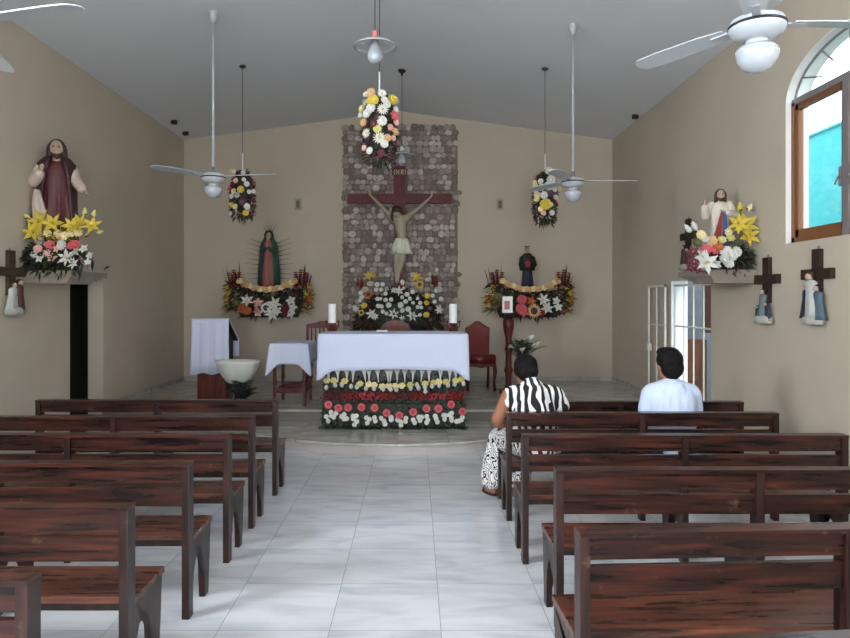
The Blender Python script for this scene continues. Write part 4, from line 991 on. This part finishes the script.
swag(530, 'crescent swag of flowers with a sunflower below the dark-robed saint', [('carnation', 'pink', 522, 300, .08), ('carnation', 'pink', 521, 309, .09), ('orchid', 'pink', 524, 313, .07), ('lily', 'orange', 531, 302, .1), ('sunflower', 'peach', 534, 311, .11, (0, -1, .1)), ('lily', 'white', 543, 300, .11), ('lily', 'white', 547, 309, .11), ('orchid', 'white', 556, 301, .07), ('orchid', 'white', 558, 307, .07),
     ('carnation', 'red', 541, 313, .06), ('orchid', 'burgundy', 563, 312, .06), ('orchid', 'olive', 497, 298, .09), ('sunflower', 'olive', 496, 305, .08)])

# big bouquet behind the altar
o_ = V((P(398, 0, 11.3).x, 11.4, .29)); a = arrangement('flower_arrangement', o_, 'wide mound of white carnations and lilies in front of stone panel below crucifix')
bm = B(); lathe(bm, [(0, 0), (.3, 0), (.22, .1), (.2, .7), (.3, .85), (0, .85)], 24); obj('stand', bm, darkwood, a)
bm = B(); ball(bm, (0, 0, 1.12), (.62, .2, .42), 20); obj('foam_mound', bm, cm('dark'), a)
r = random.Random(31); pts = []
for i in range(1100):
    t = r.uniform(0, pi); q_ = math.sqrt(r.random()); pts.append(((cos(t)*q_*.72, -.16*(1-q_*.5), .92+.72*sin(t)*q_*.95), rdir(r, V((cos(t), -.8, sin(t)*.6)))))
leaves(a, pts, ln=.12, w=.034, seed=5, cols=['dark', 'green', 'dark', 'burgundy'])
Z3 = lambda X, Y: (340+X/7.083, 262+Y/7.083)
its = []
for X, Y, s in ((262, 160, 18), (300, 158, 16), (255, 198, 15), (290, 198, 14), (322, 224, 15), (265, 262, 15), (288, 262, 12), (323, 270, 17), (362, 266, 15), (270, 312, 16), (294, 316, 16), (345, 306, 19), (303, 352, 15), (440, 250, 14), (475, 230, 18), (514, 212, 16), (494, 260, 15), (464, 280, 18), (430, 306, 22), (482, 334, 20),
                (442, 344, 18), (517, 290, 13), (550, 258, 13), (568, 290, 15), (550, 320, 14), (575, 322, 14), (680, 205, 14), (656, 240, 15), (670, 282, 15), (715, 262, 16), (148, 218, 16), (155, 252, 18), (142, 274, 14), (566, 376, 14), (330, 366, 14), (440, 138, 13), (452, 186, 12)):
    its.append(('carnation', 'white', *Z3(X, Y), s/7.083*11.2/F*1.12))
for X, Y, s in ((225, 370, 40), (380, 368, 38), (510, 385, 42), (700, 340, 32), (415, 205, 34), (250, 388, 25), (110, 335, 26), (378, 200, 22), (440, 400, 22), (445, 150, 20)): its.append(('lily', 'white', *Z3(X, Y), s/7.083*11.2/F*1.15))
for X, Y, s, k_, c_ in ((205, 98, 40, 'lily', 'yellow'), (545, 108, 42, 'lily', 'yellow'), (565, 160, 32, 'sunflower', 'yellow'), (200, 232, 34, 'sunflower', 'orange'), (170, 308, 24, 'rose', 'yellow'), (150, 360, 26, 'sunflower', 'yellow'), (618, 240, 24, 'rose', 'yellow'), (612, 292, 22, 'rose', 'yellow'), (612, 376, 26, 'rose', 'yellow'), (235, 95, 26, 'lily', 'yellow'), (640, 330, 20, 'orchid', 'purple'), (640, 410, 18, 'orchid', 'purple')): its.append((k_, c_, *Z3(X, Y), s/7.083*11.2/F))
spot(a, o_, 11.18, its, .04)
for X, Y, c_ in ((140, 175, 'pink'), (125, 150, 'red'), (155, 160, 'red'), (668, 155, 'red'), (655, 140, 'red'), (685, 150, 'red')):
    fl(a, 'spike', c_, P(*Z3(X, Y+15), 11.3)-o_, (0, -.1, 1), .10)

# hanging bouquets
def hanging(x, y, zt, zb, w, label, items, cz, seed, wisp='olive'):
    h = zt-zb; r = random.Random(seed)
    a = arrangement('hanging_bouquet', (x, y, zb), label, 'bouquets hung from the ceiling')
    bm = B(); tube(bm, [(0, 0, h*.6), (0, 0, cz-zb-.02)], .004, 6); obj('cord', bm, wire_m, a)
    bm = B(); tube(bm, [(0, 0, h*.9), (0, 0, h+.17)], .008, 8); obj('ribbon', bm, white_m, a)
    bm = B(); lathe(bm, [(0, cz-zb), (.045, cz-zb), (.04, cz-zb-.02), (.01, cz-zb-.035), (0, cz-zb-.035)], 16); obj('ceiling_cap', bm, wire_m, a)
    bm = B(); ball(bm, (0, 0, h*.57), (w*.36, w*.36, h*.36), 16); obj('foam_core', bm, cm('dark'), a)
    pts = []
    for i in range(700):
        t = r.random(); ang = r.uniform(0, 6.28); rr = w*.42*(sin(pi*min(1, .2+t*.75))**.5)
        pts.append(((rr*cos(ang)*.9, rr*sin(ang)*.9, h*(.12+.8*t)), rdir(r, V((cos(ang), sin(ang), 0)))))
    leaves(a, pts, ln=.06, w=.022, seed=seed, cols=['dark', 'burgundy', 'purple', 'dark', 'brown'])
    leaves(a, [((r.gauss(0, .05), r.gauss(0, .05), h*.2), (r.gauss(0, .35), r.gauss(0, .35), -1)) for _ in range(40)], name='trailing_leaf', ln=h*.13, w=.018, seed=seed+1, cols=['green', wisp])
    n = len(items)
    items = [(q_[0], q_[1], q_[2]*.94+.03, q_[3]*.95+.05, q_[4]*1.2) for q_ in items]
    for i, (k_, c_, u_, v_, s) in enumerate(items):
        xx = (u_-.5)*w; yy = -math.sqrt(max(.01, (w*.5)**2-xx*xx))*.9
        fl(a, k_, c_, (xx, yy, h*(1-v_)), (xx*2.2/w, -1, .15), s)
    for i in range(16):     # round the back
        ang = R(20+140*r.random()); z = h*(.3+.6*r.random()); k_, c_, _, _, s = items[i % n]
        fl(a, k_, c_, (w*.44*cos(ang), w*.44*sin(ang), z), (cos(ang), sin(ang), .1), s)
x, y = P(379.5, 0, 6.4).x, 6.4
zt_, zb_ = P(0, 90, 6.4).z, P(0, 174, 6.4).z
I = []
for (k_, c_, X, Y, s) in (('carnation', 'peach', 160, 100, 34), ('carnation', 'white', 118, 102, 18), ('daisy', 'white', 240, 104, 30), ('carnation', 'yellow', 180, 155, 36), ('carnation', 'yellow', 148, 158, 24), ('carnation', 'yellow', 315, 140, 34), ('carnation', 'white', 258, 150, 24), ('carnation', 'white', 275, 180, 28), ('carnation', 'white', 160, 210, 34), ('carnation', 'white', 130, 245, 30),
                          ('daisy', 'white', 245, 220, 38), ('rose', 'pink', 328, 255, 34), ('carnation', 'palepink', 342, 300, 24), ('carnation', 'white', 240, 305, 34), ('carnation', 'peach', 105, 305, 28), ('carnation', 'lemon', 207, 362, 28), ('daisy', 'white', 125, 388, 34), ('daisy', 'white', 222, 428, 42), ('carnation', 'white', 257, 470, 28), ('carnation', 'peach', 280, 425, 26),
                          ('carnation', 'peach', 335, 370, 26), ('carnation', 'palepink', 300, 345, 22), ('carnation', 'palepink', 322, 420, 20), ('carnation', 'palepink', 108, 492, 20), ('carnation', 'white', 150, 518, 24), ('carnation', 'burgundy', 235, 540, 26), ('carnation', 'burgundy', 215, 290, 24), ('carnation', 'burgundy', 180, 330, 24), ('carnation', 'lemon', 88, 200, 24), ('carnation', 'white', 80, 245, 20), ('carnation', 'white', 340, 205, 22)):
    u_ = (350+X/7.083-361)/39.0; v_ = (80+Y/7.083-90)/84.0
    I.append((k_, c_, u_, v_, s/7.083*6.2/F))
hanging(x, y, zt_, zb_, 39*6.4/F, 'largest hanging bouquet, at top centre in front of the stone panel', I, ceil_z(x), 1, 'green')
x, y = P(242.5, 0, 8.955).x, 8.955
I = []
for (k_, c_, X, Y, s) in (('daisy', 'white', 240, 110, 22), ('carnation', 'white', 155, 100, 20), ('carnation', 'lemon', 120, 90, 20), ('carnation', 'palepink', 170, 185, 24), ('carnation', 'white', 270, 215, 24), ('carnation', 'white', 245, 175, 18), ('carnation', 'pink', 105, 250, 28), ('carnation', 'burgundy', 140, 225, 26), ('carnation', 'yellow', 218, 270, 30), ('carnation', 'cream', 150, 285, 24), ('daisy', 'white', 182, 322, 28), ('carnation', 'white', 128, 330, 24),
                          ('carnation', 'white', 290, 288, 20), ('carnation', 'white', 325, 280, 20), ('carnation', 'yellow', 128, 412, 24), ('carnation', 'cream', 165, 430, 24), ('carnation', 'white', 272, 428, 28), ('carnation', 'yellow', 260, 490, 26), ('carnation', 'white', 118, 495, 18), ('carnation', 'purple', 230, 390, 26)):
    I.append((k_, c_, (220+X/9.11-229)/27.0, (160+Y/9.11-166)/60.0, s/9.11*8.8/F))
hanging(x, y, P(0, 166, y).z, P(0, 226, y).z, 27*y/F, 'hanging bouquet on the left, behind the left rod fan', I, ceil_z(x), 2)
x, y = P(545, 0, 9.035).x, 9.035
I = []
for (k_, c_, X, Y, s) in (('carnation', 'white', 180, 85, 24), ('daisy', 'cream', 235, 95, 24), ('carnation', 'white', 205, 170, 30), ('carnation', 'white', 180, 225, 28), ('carnation', 'cream', 120, 235, 22), ('carnation', 'cream', 68, 220, 20), ('carnation', 'white', 72, 262, 18), ('carnation', 'cream', 80, 300, 22), ('carnation', 'white', 140, 305, 24), ('carnation', 'cream', 78, 335, 20), ('carnation', 'yellow', 155, 390, 36),
                          ('carnation', 'white', 203, 390, 16), ('carnation', 'white', 215, 465, 18), ('carnation', 'palepink', 135, 468, 16), ('carnation', 'cream', 290, 240, 18), ('carnation', 'palepink', 275, 350, 18), ('carnation', 'purple', 200, 290, 24), ('carnation', 'cream', 60, 185, 16), ('carnation', 'white', 110, 180, 18), ('carnation', 'white', 240, 250, 20), ('carnation', 'cream', 110, 430, 18), ('carnation', 'white', 250, 320, 18), ('carnation', 'white', 215, 130, 18)):
    I.append((k_, c_, (525+X/8.5-531)/28.0, (160+Y/8.5-167)/66.0, s/8.5*8.8/F*1.3))
hanging(x, y, P(0, 167, y).z, P(0, 231, y).z, 26*y/F, 'hanging bouquet on the right, mostly white, beside the right rod fan', I, ceil_z(x), 3, 'dark')

# ------------------------------------------------------------ pendant lamps
def pendant(x, y, z, label, fitm):
    r = empty('pendant_lamp', (x, y, z), 0, label, 'lamp', 'pendant lamps with wide white shades'); cz = ceil_z(x)-z
    bm = B(); tube(bm, [(0, 0, .1), (0, 0, cz-.02)], .004, 6); obj('cord', bm, wire_m, r)
    bm = B(); lathe(bm, [(0, cz+.01), (.06, cz+.01), (.055, cz-.02), (.018, cz-.05), (.012, cz-.08), (0, cz-.08)], 20); obj('ceiling_rose', bm, black_m, r, smooth=True)
    bm = B(); lathe(bm, [(0, .11), (.014, .11), (.024, .09), (.028, .035), (0, .035)], 16); obj('lamp_holder', bm, fitm, r, smooth=True)
    bm = B(); lathe(bm, [(.03, .04), (.08, .03), (.145, .005), (.18, -.022), (.178, -.027), (.14, -.004), (.078, .022), (.028, .03)], 40); obj('shade', bm, opal, r, smooth=True)
    bm = B(); lathe(bm, [(.018, .03), (.03, .0), (.05, -.05), (.062, -.09), (.058, -.125), (.035, -.15), (0, -.158)], 24); obj('bulb', bm, opal, r, smooth=True)
pendant(P(375, 0, 5.5).x, 5.5, P(0, 44, 5.5).z, 'white pendant lamp at top centre above the largest hanging bouquet', mat('coral_fitting', (208, 112, 98), .5))
pendant(P(402, 0, 9.88).x, 9.88, P(0, 154, 9.88).z, 'white pendant lamp hanging just before the top of the crucifix', white_m)

# ------------------------------------------------------------ small wall fittings
for px, lab in ((298, 'small beige box fixed on back wall left of the stone panel'), (500, 'small beige box fixed on back wall right of the stone panel')):
    v = P(px, 204, 12.05); r = empty('wall_box', (v.x, 12.07, v.z), 0, lab, 'wall box', 'small boxes on the back wall')
    bm = B(); box(bm, -.06, .06, -.03, 0, -.1, .1); obj('housing', bm, mat('beige_box', (168, 156, 140), .6), r, bevel=.006)
    bm = B(); box(bm, -.03, .03, -.045, -.03, -.07, .06); obj('grille', bm, mat('brown_grille', (112, 98, 84), .7), r)
for (px, py, d, lab) in ((174, 132.5, 10.9, 'dark spot lamp under the ceiling at back left, farther from the corner'), (185.5, 138, 11.6, 'dark spot lamp under the ceiling at back left, beside the corner'), (636.5, 129.5, 10.5, 'dark spot lamp under the ceiling at back right')):
    v = P(px, py, d); v.x = max(-3.95, min(3.4, v.x)); zc = ceil_z(v.x)
    r = empty('spot_lamp', (v.x, v.y, zc), 0, lab, 'lamp', 'small dark ceiling spots')
    bm = B(); lathe(bm, [(0, .01), (.05, .01), (.05, -.05), (.03, -.055), (0, -.05)], 16); obj('housing', bm, black_m, r)

# ------------------------------------------------------------ the two people
def person_hand(base, d, up, s=1.0):
    """chains of one relaxed adult hand starting at the wrist"""
    base = V(base); d = V(d).normalized(); up = V(up); side = d.cross(up).normalized(); up = side.cross(d).normalized(); ch = []
    for k in range(4):
        a = base+d*.015+side*(k-1.5)*.010*s; b = base+d*.085*s+side*(k-1.5)*.020*s
        l = (.066, .078, .073, .056)[k]*s
        ch.append([tuple(a)+(.015,), tuple(b)+(.012,), tuple(b+d*l*.55-up*l*.12)+(.0092,), tuple(b+d*l*.9-up*l*.5)+(.0078,)])
    a = base+d*.02-side*.018*s
    ch.append([tuple(a)+(.014,), tuple(a+d*.035*s-side*.022*s)+(.012,), tuple(a+d*.065*s-side*.026*s-up*.012)+(.009,)])
    return ch
def person_head(c, h, yaw=0, pitch=0):
    """list of ellipsoids for head facing +y (away from the camera), then turned"""
    xf = M.Translation(V(c)) @ M.Rotation(yaw, 4, 'Z') @ M.Rotation(pitch, 4, 'X')
    e = [((0, -.012, .02), (.072, .088, .092)), ((0, .035, -.045), (.05, .05, .06)), ((0, .02, -.01), (.064, .07, .08)), ((0, .095, -.005), (.011, .016, .02)), ((0, .086, .012), (.007, .01, .022)), ((0, .082, -.048), (.024, .01, .007)), ((0, .08, -.06), (.02, .01, .006)), ((0, .072, -.088), (.022, .018, .016)),
         ((.074, -.005, -.01), (.009, .018, .03)), ((-.074, -.005, -.01), (.009, .018, .03)), ((.028, .078, .03), (.02, .01, .006)), ((-.028, .078, .03), (.02, .01, .006))]
    return xf, [(xf @ V(p), tuple(x*h for x in r_)) for p, r_ in [((V(p)*h), r_) for p, r_ in e]]
def eyes(xf, h, parent):
    for s in (-1, 1):
        bm = B(); ball(bm, xf @ V((s*.028*h, .074*h, .012*h)), .011*h, 10); e = obj('eye', bm, mat('eye_white', (230, 226, 220), .2), parent)
        bm = B(); ball(bm, xf @ V((s*.028*h, .0825*h, .012*h)), .005*h, 8); obj('iris', bm, black_m, e)

# --- woman at the aisle end: hips on pew seat (z .43), knees swung to the aisle, head bowed
wp = V((.965, 5.58, 0))
hipz = .565
sk = [
    [(.05, -.02, hipz, .15), (.02, -.02, .66, .15), (.0, -.03, .82, .155), (-.01, -.02, .94, .13), (-.015, .0, 1.0, .08), (-.02, .02, 1.06, .055)],       # trunk to neck
    [(-.16, -.01, .95, .065), (-.01, -.01, .955, .1), (.155, -.01, .95, .065)],                                                             # shoulders
    [(-.04, .0, hipz, .12), (-.15, .26, .52, .095), (-.20, .40, .50, .07), (-.25, .43, .28, .056), (-.27, .44, .09, .036), (-.27, .45, .05, .034)],  # left leg to the aisle
    [(.12, .0, hipz, .12), (.08, .28, .52, .095), (.03, .42, .50, .07), (.0, .38, .28, .055), (-.02, .30, .09, .036), (-.02, .31, .05, .034)],
    [(-.27, .43, .035, .034), (-.31, .50, .03, .03), (-.335, .56, .022, .024)], [(-.27, .43, .035, .034), (-.27, .51, .03, .03), (-.28, .57, .022, .024)],
    [(-.02, .30, .035, .034), (-.03, .42, .028, .032), (-.03, .48, .022, .024)],
    [(-.195, -.01, .94, .062), (-.285, .03, .74, .052), (-.275, .06, .70, .045), (-.17, .26, .66, .034), (-.13, .31, .66, .026)],
    [(.195, -.01, .94, .062), (.26, .05, .74, .05), (.24, .09, .70, .043), (.06, .29, .66, .032), (.02, .32, .66, .026)]]
sk += person_hand((-.13, .31, .655), (.9, .5, -.1), (0, 0, 1)); sk += person_hand((.02, .32, .665), (-.9, .5, .0), (0, 0, 1))
xf, hd = person_head((-.045, .09, 1.115), 1.14, yaw=R(6), pitch=R(-24))
woman = blob('person', sk, hd, .0085, skin, None, 4, loc=wp)
tag(woman, 'person with dark hair in black and white patterned dress, seated at the aisle end', 'person')
eyes(xf, 1.14, woman)
blob('hair', [], [(xf @ V((0, -.035, .048)), (.102, .105, .10)), (xf @ V((0, -.06, -.01)), (.094, .075, .085)), (xf @ V((0, -.02, .08)), (.088, .095, .07)), (xf @ V((-.076, -.02, .02)), (.026, .05, .055)), (xf @ V((.076, -.02, .02)), (.026, .05, .055))], .009, hair_m, woman, 3)
tch = [[(-.01, -.035, .93, .13), (-.012, -.015, 1.0, .095)], [(.04, -.02, .58, .185), (.02, -.02, .68, .18), (.0, -.03, .82, .178), (-.01, -.025, .92, .13)],
       [(-.175, -.01, .945, .073), (-.01, -.02, .955, .105), (.175, -.01, .945, .073)], [(-.175, -.01, .935, .072), (-.20, .0, .895, .07)], [(.185, -.01, .935, .078), (.235, .015, .85, .074)]]
blob('top', tch, [((.045, .0, .60), (.2, .16, .12))], .012, zebra, woman, 5)
# skirt: over hips, thighs, falling to the shins
skch = [[(-.04, .0, hipz, .142), (-.15, .26, .52, .118), (-.20, .40, .50, .095)], [(.12, .0, hipz, .142), (.08, .28, .52, .118), (.03, .42, .50, .09)],
        [(.04, .0, .55, .17), (-.03, .25, .53, .11), (-.08, .40, .50, .09)],
        [(-.22, .41, .50, .10), (-.27, .42, .3, .10), (-.285, .42, .15, .105)], [(-.08, .42, .50, .09), (-.13, .42, .3, .09), (-.17, .40, .14, .09)], [(.03, .40, .48, .08), (-.01, .37, .3, .085), (-.04, .35, .14, .085)]]
blob('skirt', skch, [], .013, squig, woman, 5)
for nm, c0 in (('l', (-.30, .49)), ('r', (-.03, .40))):
    bm = B(); outl = [(c0[0]+.048*cos(t)*(1+.1*sin(t)), c0[1]+.125*sin(t)) for t in [2*pi*k/20 for k in range(20)]]
    prism(bm, outl, 'z', .001, .013); tube(bm, [(c0[0]-.042, c0[1]+.03, .012), (c0[0]-.025, c0[1]+.05, .055), (c0[0]+.02, c0[1]+.055, .058), (c0[0]+.042, c0[1]+.03, .012)], .009, 6, flat=.6)
    if nm == 'l': bmesh.ops.rotate(bm, verts=bm.verts, cent=(c0[0], c0[1], 0), matrix=M.Rotation(R(18), 3, 'Z'))
    obj('sandal', bm, mat('dark_sandal', (40, 34, 34), .6), woman)

# --- second person, white shirt, upright, knees forward
mp_ = V((2.085, 5.56, 0))
sk = [
    [(0, .0, .54, .135), (0, -.01, .68, .12), (0, -.03, .84, .125), (0, -.03, .95, .12), (0, -.02, 1.03, .07), (0, .0, 1.09, .052)],
    [(-.15, -.02, .975, .062), (0, -.02, .99, .095), (.15, -.02, .975, .062)],
    [(-.09, .0, .52, .105), (-.11, .3, .52, .078), (-.12, .42, .50, .058), (-.12, .40, .26, .05), (-.12, .38, .08, .036), (-.12, .39, .05, .036)],
    [(.09, .0, .52, .105), (.11, .3, .52, .078), (.12, .42, .50, .058), (.12, .40, .26, .05), (.12, .38, .08, .036), (.12, .39, .05, .036)],
    [(-.12, .37, .04, .036), (-.125, .46, .035, .034), (-.13, .55, .025, .026)], [(.12, .37, .04, .036), (.125, .46, .035, .034), (.13, .55, .025, .026)],
    [(-.165, -.02, .96, .058), (-.21, .0, .76, .046), (-.21, .03, .71, .04), (-.15, .25, .64, .03), (-.12, .30, .63, .024)],
    [(.165, -.02, .96, .058), (.21, .0, .76, .046), (.21, .03, .71, .04), (.15, .25, .64, .03), (.12, .30, .63, .024)]]
sk += person_hand((-.12, .30, .632), (.45, .9, -.1), (0, 0, 1)); sk += person_hand((.12, .30, .632), (-.45, .9, -.1), (0, 0, 1))
xf, hd = person_head((-.01, .02, 1.185), 1.14, yaw=R(14), pitch=R(-4))
man = blob('person', sk, hd, .0085, skin2, None, 4, loc=mp_)
tag(man, 'person with short black hair in a plain white shirt, seated mid-pew on the right', 'person')
eyes(xf, 1.14, man)
blob('hair', [], [(xf @ V((0, -.028, .045)), (.106, .112, .106)), (xf @ V((0, -.06, -.02)), (.094, .072, .095)), (xf @ V((0, .01, .105)), (.082, .09, .045)), (xf @ V((-.07, -.015, .02)), (.022, .045, .045)), (xf @ V((.07, -.015, .02)), (.022, .045, .045)), (xf @ V((0, -.06, -.09)), (.05, .04, .03))], .009, hair_m, man, 3)
blob('shirt', [[(0, 0, .56, .165), (0, -.01, .68, .155), (0, -.03, .84, .155), (0, -.03, .95, .135), (0, -.02, 1.015, .085)], [(-.155, -.02, .968, .074), (0, -.02, .985, .11), (.155, -.02, .968, .074)],
               [(-.17, -.02, .95, .076), (-.20, -.01, .83, .066)], [(.17, -.02, .95, .076), (.20, -.01, .83, .066)], [(-.07, -.04, .9, .13), (-.06, -.03, .6, .13)], [(.07, -.04, .9, .13), (.06, -.03, .6, .13)]], [], .012, mat('white_shirt', (198, 210, 234), .85, bump=.15, bscale=8), man, 4)
blob('trousers', [[(-.08, .0, .54, .125), (-.11, .3, .52, .092), (-.12, .42, .50, .074), (-.12, .40, .26, .066), (-.12, .39, .12, .058)], [(.08, .0, .54, .125), (.11, .3, .52, .092), (.12, .42, .50, .074), (.12, .40, .26, .066), (.12, .39, .12, .058)], [(0, .0, .55, .14), (0, .03, .54, .13)]], [], .012, mat('dark_trousers', (40, 42, 52), .8), man, 4)
for s in (-1, 1): blob('shoe', [[(s*.12, .36, .045, .045), (s*.125, .45, .04, .043), (s*.13, .56, .032, .034)]], [], .01, mat('black_shoe', (26, 24, 26), .4), man, 3)

# ------------------------------------------------------------ light
w = bpy.data.worlds.new('World'); S.world = w; w.use_nodes = True
bg = w.node_tree.nodes['Background']; bg.inputs['Color'].default_value = (.86, .93, 1.0, 1); bg.inputs['Strength'].default_value = 3.6
def area(name, loc, rot, sx, sy, power, col=(.84, .92, 1.0)):
    l = bpy.data.lights.new(name, 'AREA'); l.shape = 'RECTANGLE'; l.size = sx; l.size_y = sy; l.energy = power; l.color = col
    o = bpy.data.objects.new(name, l); C.objects.link(o); o.location = loc; o.rotation_euler = rot; return o
area('entrance_daylight', (-.25, YF-.1, 1.6), (R(112), 0, 0), 2.6, 3.0, 210)
for y in (1.45, -2.65): area('window_daylight', (XR+.25, y, 3.0), (0, R(78), 0), 1.3, 1.4, 210)
for y in (1.45, -2.65): area('window_daylight', (XL-.3, y, 3.0), (0, R(-78), 0), 1.3, 1.4, 160)  # left pair added to brighten the room; no windows known on this side

cam = bpy.data.cameras.new('Camera'); co = bpy.data.objects.new('Camera', cam); C.objects.link(co)
co.location = (0, 0, CZ); co.rotation_euler = (R(90), 0, 0)
cam.sensor_width = 36; cam.lens = F/850*36; cam.shift_x = 10/850; cam.shift_y = -19/850; cam.clip_start = .05
S.camera = co
S.view_settings.view_transform = 'Standard'; S.view_settings.look = 'None'; S.view_settings.gamma = 1
S.view_settings.exposure = 0.9
